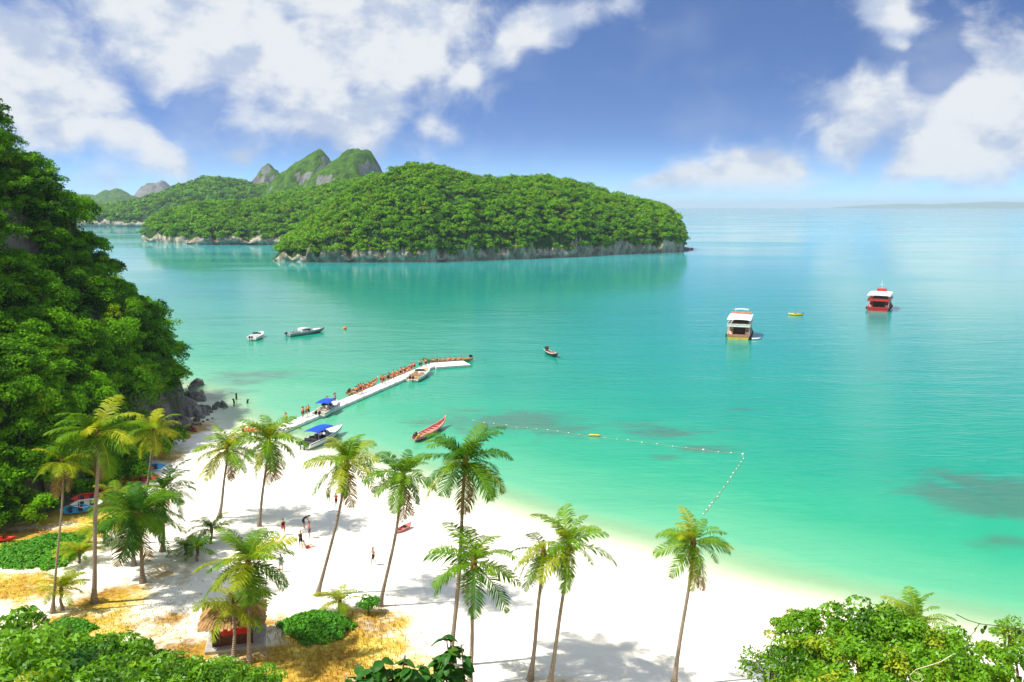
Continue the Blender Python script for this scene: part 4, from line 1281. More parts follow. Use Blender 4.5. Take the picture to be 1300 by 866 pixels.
def speedboat(name, loc, rz, label, L=8.0, W=2.5, hull_mat=None, canopy=None, seats=m_seat, deck=None, cabin=False, engines=2, group=None, stripe=m_navy):
    o = empty(name, loc, rz, label, 'speedboat', group)
    h = L / 2; w = W / 2
    S = [(-h, .92, .80, -.35, .02, .72, .25), (-h * .6, 1.0, .86, -.42, .0, .76, .25), (-h * .1, 1.0, .85, -.45, .02, .82, .25), (h * .2, .95, .72, -.42, .08, .90, .28),
         (h * .24, .94, .70, -.41, .09, .90, .80), (h * .5, .75, .48, -.32, .2, .98, .86), (h * .75, .46, .22, -.12, .4, 1.04, .93), (h * .92, .18, .06, .25, .7, 1.09, 1.0), (h, .02, .015, .75, .95, 1.12, 1.08)]
    hl = hull_loft([(x, a * w, c * w, k, cz_, r_, f) for x, a, c, k, cz_, r_, f in S], .10).build('hull', hull_mat or m_white, o, False, 0.0)
    # coloured band following the side
    for sgn in (-1, 1):
        r0 = []
        for x, a, c, k, cz_, r_, f in S[:-1]:
            yb = sgn * (w * a + .012)
            r0.append([(x, yb, r_ - .20), (x, yb + sgn * .004, r_ - .10), (x, yb - sgn * .04, r_ - .10), (x, yb - sgn * .04, r_ - .20)])
        MB().loft(r0).build('side_stripe', stripe, o)
    # windscreen
    ws = MB()
    xs = h * .12
    arc = [(xs - .75, -w * .80), (xs - .1, -w * .72), (xs + .25, -w * .36), (xs + .33, 0), (xs + .25, w * .36), (xs - .1, w * .72), (xs - .75, w * .80)]
    lo = [(x, y, .86) for x, y in arc]; hi = [(x - .38, y * .92, 1.38) for x, y in arc]
    lo2 = [(x - .04, y * .97, .86) for x, y in arc]; hi2 = [(x - .42, y * .89, 1.38) for x, y in arc]
    ws.loft([lo, hi, hi2, lo2], close=False)
    ws.build('windscreen', m_dglass, o)
    for k, x in enumerate((-h * .12, -h * .38, -h * .62)):
        for y in (-w * .45, w * .45):
            MB().box((x, y, .48), (.55, w * .62, .46)).box((x - .27, y, .85), (.12, w * .62, .42)).build('seat', seats, o, False, .03)
    MB().box((-h * .84, 0, .52), (.5, W * .78, .5)).build('stern_bench', seats, o, False, .03)
    if deck is not None:
        MB().loft([[(x, -a * w * .70, f + .02), (x, a * w * .70, f + .02), (x, a * w * .70, f + .05), (x, -a * w * .70, f + .05)] for x, a, c, k, cz_, r_, f in S[4:7]]).build('deck_mat', deck, o)
    if canopy is not None:
        rings = []
        for x, dz in ((-h * .62, -.06), (-h * .5, .03), (-h * .15, .08), (h * .12, .03), (h * .22, -.05)):
            prof = [(y * w * .92, 2.08 + dz - .16 * abs(y) ** 3) for y in (-1, -.6, 0, .6, 1)]
            rings.append([(x, y, z) for y, z in prof] + [(x, y, z - .05) for y, z in prof[::-1]])
        MB().loft(rings).build('canopy', canopy, o)
        for x in (-h * .55, h * .14):
            for y in (-w * .84, w * .84):
                MB().tube([(x, y, .7), (x, y * .99, 1.9)], .025, 6).build('canopy_post', m_steel, o)
    if cabin:
        MB().loft([[(x, -a, z0), (x, a, z0), (x, a * .8, z1), (x, -a * .8, z1)] for x, a, z0, z1 in ((-h * .35, w * .7, .6, 1.55), (-h * .1, w * .74, .7, 1.68), (h * .15, w * .6, .8, 1.5), (h * .32, w * .42, .85, 1.0))]).build('cabin', m_white, o, False, .04)
        for sgn in (-1, 1):
            MB().box((-h * .08, sgn * w * .665, 1.22), (h * .36, .06, .28)).build('cabin_window', m_dglass, o)
    rail = []
    for x, a, c, k, cz_, r_, f in S[5:]:
        rail.append((x - .05, -a * w * .9, r_ + .42))
    MB().tube([(h * .3, -w * .86, .98)] + rail + [(p[0], -p[1], p[2]) for p in rail[::-1]] + [(h * .3, w * .86, .98)], .022, 6).build('bow_rail', m_steel, o)
    for k in range(engines):
        outboard(o, -h - .12, (k - (engines - 1) / 2) * .62)
    return o

def heading(pa, pb):
    a = ground(*pa); c = ground(*pb)
    return a, c, math.atan2(c.y - a.y, c.x - a.x), (c - a).length
def boat_between(stern, bow):
    a, c, rz, L = heading(stern, bow)
    return (a + c) / 2, rz, L

p, rz, L = boat_between((384, 571), (436, 548))
speedboat('speedboat', p + Vector((0, 0, .12)), rz, 'white speedboat with bright blue canopy moored close to the sand', L=max(7.5, min(L, 10)), canopy=m_blue, deck=None)
p, rz, L = boat_between((396, 534), (432, 512))
speedboat('speedboat', p + Vector((.3, -.3, .12)), rz, 'white speedboat with small blue canopy tied beside the floating pier', L=8.2, canopy=m_blue, seats=m_cream)
p, rz, L = boat_between((513, 489), (549, 468))
speedboat('speedboat', p + Vector((.4, -.3, .12)), rz, 'white speedboat with tan deck tied at the outer end of the floating pier', L=10.5, W=2.9, deck=m_teak, seats=m_teak, stripe=m_white)
p, rz, L = boat_between((314, 435), (338, 424))
speedboat('speedboat', p + Vector((0, 0, .12)), rz, 'plain white open speedboat anchored off the cliff', L=9.0, W=3.0, seats=m_white)
p, rz, L = boat_between((366, 427), (411, 421))
speedboat('motor_cruiser', p + Vector((0, 0, .12)), rz, 'long grey motor cruiser with low cabin anchored in the bay', L=12.0, W=3.2, hull_mat=m_grey, cabin=True, seats=m_grey, stripe=m_offwhite, engines=1, deck=m_offwhite)

def longtail(loc, rz, label, L=9.5, W=1.7, hull_mat=m_pink, inner=m_wood, engine_side=-1, prow_col=m_red, group=None, cargo=None, shaft=True):
    o = empty('longtail_boat', loc, rz, label, 'longtail boat', group)
    h = L / 2; w = W / 2
    S = [(-h, .50, .36, .18, .35, .72, .5), (-h * .85, .72, .5, -.05, .14, .60, .22), (-h * .4, 1.0, .70, -.18, .02, .55, .12), (h * .05, 1.0, .70, -.2, 0, .55, .12), (h * .45, .82, .52, -.12, .10, .66, .18),
         (h * .72, .48, .26, .08, .30, .84, .45), (h * .88, .22, .10, .38, .55, 1.10, .8), (h * .97, .08, .04, .75, .9, 1.36, 1.2), (h, .035, .02, 1.05, 1.15, 1.55, 1.45)]
    hull_loft([(x, a * w, c * w, k, z1, r_, f) for x, a, c, k, z1, r_, f in S], .05).build('hull', hull_mat, o)
    for sgn in (-1, 1):
        r0 = [[(x, sgn * (w * a + .03), r_ - .02), (x, sgn * (w * a + .03), r_ + .05), (x, sgn * (w * a - .06), r_ + .05), (x, sgn * (w * a - .06), r_ - .02)] for x, a, c, k, z1, r_, f in S]
        MB().loft(r0).build('rail', prow_col, o)
    for x in np.linspace(-h * .6, h * .5, 6):
        a = np.interp(x, [s[0] for s in S], [s[1] for s in S])
        MB().box((x, 0, .44), (.26, a * w * 1.86, .05)).build('thwart', inner, o)
    MB().loft([[(x, -a * w * .8, f + .03), (x, a * w * .8, f + .03), (x, a * w * .8, f + .06), (x, -a * w * .8, f + .06)] for x, a, c, k, z1, r_, f in S[1:5]]).build('floor_board', inner, o)
    # garland round the prow
    MB().tube([(h * .955 + .09 * math.cos(t), .12 * math.sin(t), 1.22 + .05 * math.cos(t)) for t in np.linspace(0, 6.28, 9)], .045, 6).build('prow_garland', m_yellow, o)
    # engine on its swivel with the long shaft
    MB().box((-h * .93, 0, 1.02), (.75, .42, .40)).box((-h * .93 + .1, 0, 1.28), (.35, .3, .22)).tube([(-h * .93, 0, .6), (-h * .93, 0, .95)], .06, 6).build('engine', m_black, o, False, .03)
    if shaft:
        MB().tube([(-h * .93 + 1.4, 0, 1.25), (-h * .93, 0, 1.0), (-h - 2.4, .1, .35), (-h - 3.6, .15, .12)], .035, 6).build('tail_shaft', m_steel, o)
    if cargo is not None:
        MB().box((-h * .78, 0, .62), (.5, .6, .5)).build('fuel_drum', cargo, o, False, .06)
    return o

p, rz, L = boat_between((526, 562), (566, 540))
longtail(p + Vector((0, 0, .1)), rz, 'red and pink longtail boat with yellow drum floating off the beach', L=max(9.0, min(11.0, L)), prow_col=m_pink, inner=m_pink, cargo=m_yellow, shaft=False)
p, rz, L = boat_between((688, 445), (713, 458))
longtail(p + Vector((0, 0, .1)), rz, 'small dark longtail boat under way alone in open water', L=9.0, W=1.5, hull_mat=m_darkwood, prow_col=m_offwhite, inner=m_pink)
lone_boat = (p.copy(), rz)

# ------------------------------------------------------------------ floating pier
PA = ground(338, 556, .0); PB = ground(548, 466, .0)
pv_ = (PB - PA); plen = pv_.length; prz = math.atan2(pv_.y, pv_.x)
pdir = pv_.normalized(); pnrm = Vector((-pdir.y, pdir.x, 0))       # points to the seaward (left) side
o = empty('floating_pier', PA, prz, 'long white floating pier of plastic pontoons with a wider end platform', 'pier')
PW_ = 2.5
nm = int(plen / 2.0)
pont = MB().box((0, 0, .26), (1.94, PW_, .56)).mesh('pontoon', m_pontoon, False, .07)
for i in range(nm):
    q = obj('pontoon', pont, o, ((i + .5) * plen / nm, 0, 0.02 * math.sin(i * 2.1)), (0, 0, .012 * math.sin(i * 1.7)))
    if i % 3 == 1:
        for sgn in (-1, 1):
            MB().tube([(0, sgn * (PW_ / 2 - .12), .52), (0, sgn * (PW_ / 2 - .12), .68)], .06, 6).build('cleat', m_black, q)
# end platform
E0 = ground(549, 466); E1 = ground(592, 463)
er = math.atan2(E1.y - E0.y, E1.x - E0.x); el_ = (E1 - E0).length
inv = Matrix.Translation(PA) @ Matrix.Rotation(prz, 4, 'Z'); inv = inv.inverted()
ne = max(3, math.ceil(el_ / 1.98))
for i in range(ne):
    for j in range(2):
        c = E0 + (E1 - E0) * ((i + .5) / ne) + Vector((-math.sin(er), math.cos(er), 0)) * ((j - .5) * PW_ * .98 - .4)
        lc = inv @ c
        obj('pontoon', pont, o, lc, (0, 0, er - prz))

# boats tied along the seaward side of the pier
def beside(s, off):
    return PA + pdir * (plen * s) + pnrm * off
longtail(beside(.57, 2.35) + Vector((0, 0, .1)), prz, 'tan longtail boat full of orange vests tied mid-way along the pier', L=11.5, W=2.0, hull_mat=m_teak, inner=m_teak, prow_col=m_salmon, shaft=False)
longtail(beside(.83, 2.35) + Vector((0, 0, .1)), prz, 'tan longtail boat full of orange vests tied near the pier end', L=11.5, W=2.0, hull_mat=m_teak, inner=m_teak, prow_col=m_salmon, shaft=False)
ec = (E0 + E1) / 2 + Vector((-math.sin(er), math.cos(er), 0)) * 4.0
longtail(ec + Vector((.8, 0, .1)), er + math.pi, 'longtail boat crowded with passengers tied behind the pier end platform', L=11.5, W=2.0, hull_mat=m_teak, inner=m_teak, prow_col=m_salmon)

# ------------------------------------------------------------------ tour boats
def tour_boat(loc, rz, label, hull_mat, trim, roof_mat, deck_mat, lower_mat, L=17.0, W=6.0, bridge=True, mast=False):
    o = empty('tour_boat', loc, rz, label, 'tour boat')
    h = L / 2; w = W / 2
    S = [(-h, .92, .82, -.9, -.1, 1.25, .85), (-h * .5, 1.0, .88, -1.0, -.2, 1.3, .85), (h * .1, 1.0, .85, -1.0, -.2, 1.5, .9), (h * .5, .84, .6, -.9, 0, 1.9, 1.2), (h * .8, .48, .25, -.5, .4, 2.4, 1.9), (h, .06, .03, .6, 1.2, 2.9, 2.6)]
    hull_loft([(x, a * w, c * w, k, z1, r_, f) for x, a, c, k, z1, r_, f in S], .15).build('hull', hull_mat, o)
    for sgn in (-1, 1):
        MB().loft([[(x, sgn * (w * a + .07), r_ - .25), (x, sgn * (w * a + .07), r_ + .04), (x, sgn * (w * a - .1), r_ + .04), (x, sgn * (w * a - .1), r_ - .25)] for x, a, c, k, z1, r_, f in S]).build('rubbing_band', trim, o)
    MB().box((-h + .02, 0, 1.1), (.16, W * .93, .55)).build('transom', trim, o)
    # lower cabin set back from the stern, with window openings
    cb = MB(); x0, x1 = -h * .52, h * .45
    cb.box(((x0 + x1) / 2, 0, 2.05), (x1 - x0, W * .80, 2.3))
    cb.build('lower_cabin', lower_mat, o, False, .05)
    for sgn in (-1, 1):
        for k in range(5):
            MB().box((x0 + (k + .5) * (x1 - x0) / 5, sgn * (W * .40 + .02), 2.25), ((x1 - x0) / 5 * .7, .08, .8)).build('window', m_dglass, o)
    MB().box((x0 - .02, 0, 1.95), (.08, W * .5, 1.9)).build('stern_doorway_shade_panel', m_black, o)  # black slab paints the dark inside the open stern
    for y in (-W * .34, W * .34):
        MB().box((-h * .6, y, 1.25), (1.0, .9, .8)).build('locker', m_white, o, False, .05)
    # upper deck slab
    ud = MB().box((-h * .08, 0, 3.3), (L * .84, W * .98, .22))
    ud.build('upper_deck', deck_mat, o, False, .04)
    for sgn in (-1, 1):
        MB().box((-h * .08, sgn * W * .475, 3.72), (L * .82, .07, .62)).build('bulwark', deck_mat, o)
    MB().box((-h * .91, 0, 3.72), (.08, W * .96, .62)).build('stern_bulwark', deck_mat, o)
    for x in np.linspace(-h * .88, h * .32, 5):
        for sgn in (-1, 1):
            MB().tube([(x, sgn * W * .45, 1.2), (x, sgn * W * .45, 3.25)], .06, 6).build('post', m_offwhite, o)
            MB().tube([(x, sgn * W * .45, 3.4), (x, sgn * W * .44, 5.35)], .05, 6).build('post', m_offwhite, o)
    for k in range(5):
        MB().box((-h * .7 + k * 1.9, 0, 3.75), (.5, W * .66, .65)).build('bench', m_wood, o)
    # awning roof with a soft crown, lower towards the stern
    rings = []
    for x, z in ((-h * .93, 5.25), (-h * .6, 5.5), (-h * .1, 5.62), (h * .38, 5.6)):
        pr = [(y * W * .5, z - .22 * abs(y) ** 2.2) for y in (-1, -.6, 0, .6, 1)]
        rings.append([(x, y, zz) for y, zz in pr] + [(x, y, zz - .10) for y, zz in pr[::-1]])
    MB().loft(rings).build('roof', roof_mat, o)
    if bridge:
        MB().box((h * .46, 0, 4.4), (2.4, W * .6, 2.0)).build('wheelhouse', m_offwhite, o, False, .06)
        MB().box((h * .46 - 1.22, 0, 4.75), (.06, W * .42, .8)).build('wheelhouse_window', m_dglass, o)
        for y in np.linspace(-W * .44, W * .44, 7):
            MB().tube([(h * .1, y, 5.45), (h * .1, y, 6.3)], .035, 5).build('rail_post', m_red, o)
        MB().box((h * .1, 0, 6.0), (.06, W * .9, .5)).build('top_rail', m_salmon, o)
        MB().loft([[(h * .25 + x, y * W * .3, 6.9 + z) for y, z in ((-1, -.1), (0, .08), (1, -.1))] + [(h * .25 + x, y * W * .3, 6.8 + z) for y, z in ((1, -.1), (0, .08), (-1, -.1))] for x in (-1.0, 1.0)]).build('top_canopy', m_white, o)
        for sx in (-.9, .9):
            for y in (-W * .26, W * .26):
                MB().tube([(h * .25 + sx, y, 5.4), (h * .25 + sx, y, 6.8)], .04, 5).build('canopy_post', m_offwhite, o)
    if mast:
        MB().box((h * .34, 0, 6.0), (1.8, W * .42, 1.0)).build('wheelhouse', m_red, o, False, .06)
        MB().tube([(h * .30, 0, 5.5), (h * .28, 0, 9.2)], .07, 6).tube([(h * .29, -.8, 7.8), (h * .29, .8, 7.8)], .04, 5).build('mast', m_white, o)
    tyre = MB().tube([(.0, .14 * math.cos(t) * 0, 0) if 0 else (.38 * math.cos(t), 0, .38 * math.sin(t)) for t in np.linspace(0, 2 * math.pi, 13)], .13, 6, False).mesh('tyre_fender', m_rubber, True)
    for x in np.linspace(-h * .85, h * .3, 5):
        for sgn in (-1, 1):
            obj('tyre_fender', tyre, o, (x, sgn * (w * .99 + .12), .75))
    return o
p = ground(938, 431); pb = ground(934, 420)
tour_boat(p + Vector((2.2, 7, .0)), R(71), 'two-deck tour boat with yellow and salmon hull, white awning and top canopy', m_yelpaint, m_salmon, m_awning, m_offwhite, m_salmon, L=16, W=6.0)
p = ground(1114, 395)
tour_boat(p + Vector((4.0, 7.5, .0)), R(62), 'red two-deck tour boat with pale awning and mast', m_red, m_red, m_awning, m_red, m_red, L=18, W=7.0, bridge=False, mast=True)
# dinghies
def dinghy(name, loc, rz, label, mat, L=3.2, W=1.5):
    o = empty(name, loc, rz, label, 'dinghy')
    pts = [(-L / 2, -W / 2, .25), (L * .15, -W / 2, .25), (L * .38, -W * .3, .32), (L / 2, 0, .38), (L * .38, W * .3, .32), (L * .15, W / 2, .25), (-L / 2, W / 2, .25)]
    MB().tube(pts, .24, 8).build('tube', mat, o, True)
    MB().box((-.1, 0, .12), (L * .82, W * .85, .12)).build('floor', m_grey, o)
    MB().box((-L * .42, 0, .35), (.1, W * .8, .4)).build('transom', m_wood, o)
    MB().box((0, 0, .38), (.25, W * .85, .06)).build('thwart', m_wood, o)
    outboard(o, -L / 2 - .02, 0, .5, .6)
    return o
dinghy('dinghy', ground(1010, 400), R(170), 'small yellow inflatable dinghy with a rider between the two tour boats', m_yellow, 4.2, 2.0)
dinghy('dinghy', ground(959, 431), R(10), 'tiny white dinghy tied beside the yellow hulled tour boat', m_white, 2.6, 1.2)
dinghy_pos = ground(1010, 400)
# mooring ball
pm = ground(438, 418)
o = empty('mooring_buoy', pm, 0, 'round orange mooring buoy floating near the grey motor cruiser', 'buoy')
MB().ball((0, 0, .25), .50, 12, 8).build('float', m_orange, o, True)
MB().tube([(0, 0, .7), (0, 0, .9)], .06, 6).build('ring', m_steel, o)

# ------------------------------------------------------------------ swimming-area float line
fl = [(601, 534), (615, 537), (627, 538), (643, 540), (656, 543), (669, 543.5), (681, 545), (695, 546), (708, 548), (722, 550), (735, 552), (768, 556), (783, 558), (797, 559), (815, 562),
      (834, 564), (854, 567), (871, 569), (893, 571.5), (912, 574), (928, 575.5), (943, 577)]
fl2 = [(943, 577), (944, 583), (941, 587), (938, 591.5), (935, 596), (931, 601), (928, 606.5), (924, 612.5), (919, 619), (914, 626), (911, 631), (904, 639), (901, 643), (897, 648), (893, 653)]
float_me = MB().ball((0, 0, 0), (.095, .095, .075), 10, 6).mesh('float', m_float, True)
rope_pts = []
for i, (px, py) in enumerate(fl + fl2[1:]):
    g = ground(px, py)
    rope_pts.append(Vector((g.x, g.y, .03)))
    big = i in (18, 21)
    o = empty('line_float', (g.x, g.y, .06), i * 1.3, 'round white float on the rope closing off the swimming area', 'float', 'floats on the swimming rope')
    f_ = obj('float', float_me, o)
    f_.scale = (1.7,) * 3 if big else (1.0 + .2 * math.sin(i),) * 3
    MB().tube([(-.2, 0, 0), (.2, 0, 0)], .025, 5).build('collar', m_rope, o)
MB_ = MB().tube(rope_pts, .025, 5)
tag(MB_.build('float_rope', m_rope), 'thin rope joining the white swimming-area floats', 'rope')
g = ground(755, 554)
o = empty('long_float', (g.x, g.y, .1), R(-12), 'long yellow float on the swimming-area rope', 'float')
MB().tube([(-.9, 0, .0), (-.75, 0, .05), (0, 0, .08), (.75, 0, .05), (.9, 0, 0)], [.07, .15, .17, .15, .07], 10).build('float', m_yellow, o, True)
MB().tube([(-.05, 0, .08), (.05, 0, .08)], .18, 10).build('strap', m_rope, o)

# ------------------------------------------------------------------ people
m_skin = material('sunlit_skin', (0.42, 0.22, 0.14), 0.55, 0.3)  # darker of the two skin tones
m_skin2 = material('pale_skin', (0.56, 0.35, 0.25), 0.55, 0.3)
m_hair = material('dark_hair', (0.02, 0.014, 0.01), 0.6, 0.3)
m_hairb = material('fair_hair', (0.32, 0.2, 0.08), 0.6, 0.3)
m_eye = material('eyes', (0.03, 0.02, 0.02), 0.3, 0.5)
CL = {n: material(n + '_cloth', c, .85, .15) for n, c in dict(black=(.02, .02, .025), red=(.55, .05, .04), white=(.78, .78, .76), navy=(.03, .05, .14), orange=(.85, .16, .015), teal=(.03, .25, .28), yellow=(.75, .55, .06), grey=(.25, .25, .27), pink=(.7, .25, .3)).items()}

def skeleton(pose):
    J = {}
    def set_(**k): J.update({a: Vector(b) for a, b in k.items()})
    set_(pel=(0, 0, .95), wai=(0, 0, 1.10), che=(0, .0, 1.30), nec=(0, .01, 1.46), hea=(0, .02, 1.56), crn=(0, .02, 1.67), nos=(0, .115, 1.57))
    set_(sL=(-.17, 0, 1.40), sR=(.17, 0, 1.40), eL=(-.23, -.02, 1.13), eR=(.23, -.02, 1.13), wL=(-.24, .06, .90), wR=(.24, .06, .90), pL=(-.24, .08, .82), pR=(.24, .08, .82))
    set_(hL=(-.09, 0, .90), hR=(.09, 0, .90), kL=(-.10, .03, .49), kR=(.10, .03, .49), aL=(-.10, -.02, .09), aR=(.10, -.02, .09), tL=(-.11, .14, .04), tR=(.11, .14, .04))
    if pose == 'walk':
        set_(kL=(-.09, .20, .53), aL=(-.09, .22, .12), tL=(-.09, .37, .06), kR=(.10, -.06, .50), aR=(.10, -.30, .14), tR=(.10, -.17, .04))
        set_(eL=(-.23, -.12, 1.15), wL=(-.23, -.10, .91), pL=(-.23, -.09, .83), eR=(.23, .08, 1.15), wR=(.22, .24, .98), pR=(.22, .29, .92))
    if pose == 'bend':
        set_(wai=(0, .06, 1.07), che=(0, .26, 1.17), nec=(0, .41, 1.22), hea=(0, .50, 1.24), crn=(0, .60, 1.27), nos=(0, .53, 1.14))
        set_(sL=(-.17, .34, 1.18), sR=(.17, .34, 1.18), eL=(-.2, .42, .92), eR=(.2, .40, .92), wL=(-.15, .50, .70), wR=(.15, .48, .70), pL=(-.13, .53, .63), pR=(.13, .52, .63))
        set_(pel=(0, -.06, .93), hL=(-.09, -.06, .88), hR=(.09, -.06, .88))
    if pose == 'sit':
        set_(kL=(-.13, .42, .92), kR=(.13, .42, .92), aL=(-.13, .46, .52), aR=(.13, .46, .52), tL=(-.13, .60, .48), tR=(.13, .60, .48))
        set_(eL=(-.25, .06, 1.15), eR=(.25, .06, 1.15), wL=(-.16, .25, 1.03), wR=(.16, .25, 1.03), pL=(-.14, .33, 1.01), pR=(.14, .33, 1.01))
        for k in J: J[k] = J[k] - Vector((0, 0, .82))
    if pose == 'recline':
        set_(kL=(-.13, .40, 1.10), kR=(.13, .45, .98), aL=(-.13, .75, .92), aR=(.13, .85, .92), tL=(-.13, .84, 1.0), tR=(.13, .94, 1.0))
        set_(wai=(0, -.06, 1.08), che=(0, -.16, 1.25), nec=(0, -.22, 1.40), hea=(0, -.22, 1.50), crn=(0, -.23, 1.61), nos=(0, -.12, 1.50), sL=(-.17, -.18, 1.35), sR=(.17, -.18, 1.35),
             eL=(-.25, -.34, 1.12), eR=(.25, -.34, 1.12), wL=(-.24, -.38, .92), wR=(.24, -.38, .92), pL=(-.25, -.42, .88), pR=(.25, -.42, .88))
        for k in J: J[k] = J[k] - Vector((0, 0, .84))
    if pose == 'arms_up':
        set_(eL=(-.30, .05, 1.52), wL=(-.20, .12, 1.68), pL=(-.15, .14, 1.73), eR=(.26, .10, 1.18), wR=(.14, .26, 1.12), pR=(.08, .30, 1.12))
    return J
RADII = dict(pel=(.145, .105), wai=(.13, .09), che=(.16, .105), nec=(.055, .055), hea=(.075, .09), crn=(.07, .085), nos=(.018, .018), s=(.062, .06), e=(.042, .042), w=(.028, .03), p=(.036, .022), h=(.10, .09), k=(.058, .06), a=(.038, .042), t=(.038, .028))
BONES = [('pel', 'wai'), ('wai', 'che'), ('che', 'nec'), ('nec', 'hea'), ('hea', 'crn'), ('hea', 'nos')]
for s_ in 'LR':
    BONES += [('che', 's' + s_), ('s' + s_, 'e' + s_), ('e' + s_, 'w' + s_), ('w' + s_, 'p' + s_), ('pel', 'h' + s_), ('h' + s_, 'k' + s_), ('k' + s_, 'a' + s_), ('a' + s_, 't' + s_)]
def body_mesh(pose):
    J = skeleton(pose)
    names = list(J); idx = {n: i for i, n in enumerate(names)}
    V = [J[n] for n in names]; E = [(idx[a], idx[b]) for a, b in BONES]
    rad = [RADII.get(n) or RADII[n[0]] for n in names]
    for s_, sg in (('L', -1), ('R', 1)):       # five separate fingers, the thumb leaving the side of the palm
        d = (J['p' + s_] - J['w' + s_]).normalized()
        sidev = Vector((0, 1, 0)) if abs(d.z) > .5 else Vector((1, 0, 0)) * -sg
        sidev = (sidev - d * sidev.dot(d)).normalized()
        inn = d.cross(sidev).normalized()
        for q, (off, ln) in enumerate(((-.028, .065), (-.010, .080), (.010, .085), (.028, .075))):
            a = J['p' + s_] + sidev * off + d * .028
            c = a + d * ln * .55 + inn * .006; e = c + d * ln * .42 + inn * .022
            k = len(V); V += [a, c, e]; E += [(idx['p' + s_], k), (k, k + 1), (k + 1, k + 2)]; rad += [(.010, .010), (.0088, .0088), (.0075, .0075)]
        a = J['p' + s_] + sidev * .042 - d * .010; c = a + sidev * .03 + d * .035
        k = len(V); V += [a, c]; E += [(idx['p' + s_], k), (k, k + 1)]; rad += [(.012, .012), (.0095, .0095)]
    me = bpy.data.meshes.new('body'); me.from_pydata([tuple(v) for v in V], E, [])
    tmp = bpy.data.objects.new('tmp', me); COL.objects.link(tmp)
    sk = tmp.modifiers.new('skin', 'SKIN'); sk.use_smooth_shade = True
    ss = tmp.modifiers.new('sub', 'SUBSURF'); ss.levels = 1; ss.render_levels = 1
    for i, r in enumerate(rad):
        me.skin_vertices[0].data[i].radius = r
        me.skin_vertices[0].data[i].use_root = (i == 0)
    dg = bpy.context.evaluated_depsgraph_get(); dg.update()
    res = bpy.data.meshes.new_from_object(tmp.evaluated_get(dg))
    bpy.data.objects.remove(tmp)
    res.name = 'body'
    return res, J
def etube(pts, rads, n=10):
    m = MB(); rings = []
    for i, (p_, (ra, rb)) in enumerate(zip(pts, rads)):
        d = (pts[min(i + 1, len(pts) - 1)] - pts[max(i - 1, 0)]).normalized()
        a = Vector((1, 0, 0)); a = (a - d * a.dot(d)).normalized(); b_ = d.cross(a)
        rings.append([p_ + a * math.cos(t) * ra + b_ * math.sin(t) * rb for t in np.linspace(0, 2 * math.pi, n + 1)[:-1]])
    m.loft(rings); return m
POSES = {}
def pose_set(pose):
    if pose in POSES: return POSES[pose]
    me, J = body_mesh(pose)
    L_ = lambda a, b, t: J[a].lerp(J[b], t)
    vest = etube([L_('pel', 'wai', .75), J['wai'], J['che'], L_('che', 'nec', .55)], [(.165, .135), (.175, .145), (.20, .155), (.15, .12)])
    shirt = etube([L_('pel', 'wai', .45), J['wai'], J['che'], L_('che', 'nec', .62)], [(.158, .122), (.152, .115), (.182, .128), (.11, .09)])
    shorts = etube([L_('pel', 'wai', .5), J['pel'], (J['hL'] + J['hR']) / 2 - (J['wai'] - J['pel']).normalized() * .06], [(.155, .12), (.172, .135), (.165, .13)])
    for s_ in 'LR':
        q = etube([J['h' + s_], L_('h' + s_, 'k' + s_, .35), L_('h' + s_, 'k' + s_, .7)], [(.105, .11), (.095, .10), (.09, .095)], 8)
        shorts.add(q.v, q.f)
    hd = J['hea'].lerp(J['crn'], .55)
    up = (J['crn'] - J['hea']).normalized(); fw = (J['nos'] - J['hea']).normalized(); fw = (fw - up * fw.dot(up)).normalized(); sd2 = up.cross(fw)
    hair = MB().ball((0, 0, 0), (.088, .105, .085), 10, 6)
    hair.v = [tuple(hd + up * (.012 + v[2]) + fw * (v[1] * (.8 if v[1] > 0 and v[2] < .02 else 1) - .022) + sd2 * v[0]) for v in hair.v]
    eyes = MB()
    for sg in (-1, 1):
        eyes.ball(tuple(J['hea'].lerp(J['crn'], .22) + fw * .088 + sd2 * sg * .032), .011, 6, 4)
    mouth = J['hea'] - up * .035 + fw * .088
    eyes.ball(tuple(mouth), (.022, .008, .006), 6, 4)
    POSES[pose] = dict(body=me, vest=vest, shirt=shirt, shorts=shorts, hair=hair, eyes=eyes, cache={})
    return POSES[pose]
def pmesh(pose, part, mat):
    ps = pose_set(pose); key = (part, mat.name)
    if key not in ps['cache']:
        if part == 'body':
            me = ps['body'].copy(); me.materials.clear(); me.materials.append(mat)
        else:
            me = ps[part].mesh(part, mat, True)
        ps['cache'][key] = me
    return ps['cache'][key]
def person(loc, rz, pose, label, vest=None, shirt=None, shorts='black', skin=m_skin, hair=m_hair, group=None, k=1.0):
    o = empty('person', loc, rz, label, 'person', group)
    o.scale = (k, k, k)
    obj('body', pmesh(pose, 'body', skin), o)
    obj('hair', pmesh(pose, 'hair', hair), o)
    obj('face', pmesh(pose, 'eyes', m_eye), o)
    if shorts: obj('shorts', pmesh(pose, 'shorts', CL[shorts]), o)
    if shirt: obj('shirt', pmesh(pose, 'shirt', CL[shirt]), o)
    if vest: obj('life_jacket', pmesh(pose, 'vest', m_orange if vest is True else CL[vest]), o)
    return o
def on_sand(px, py):
    return on_beach(px, py)
person(on_sand(417, 638), R(200), 'walk', 'person in white shirt and dark shorts strolling on sand towards the moored speedboat', shirt='white', shorts='navy', skin=m_skin2)
person(on_sand(427, 644), R(150), 'walk', 'person in red shirt strolling on sand behind a companion in white', shirt='red', shorts='black')
person(on_sand(360, 679), R(30), 'walk', 'person in dark shirt and red shorts walking alone beside the palm trunk', shirt='black', shorts='red')
person(on_sand(386, 671), R(-60), 'bend', 'person in dark clothes bending forward on the sand', shirt='black', shorts='black')
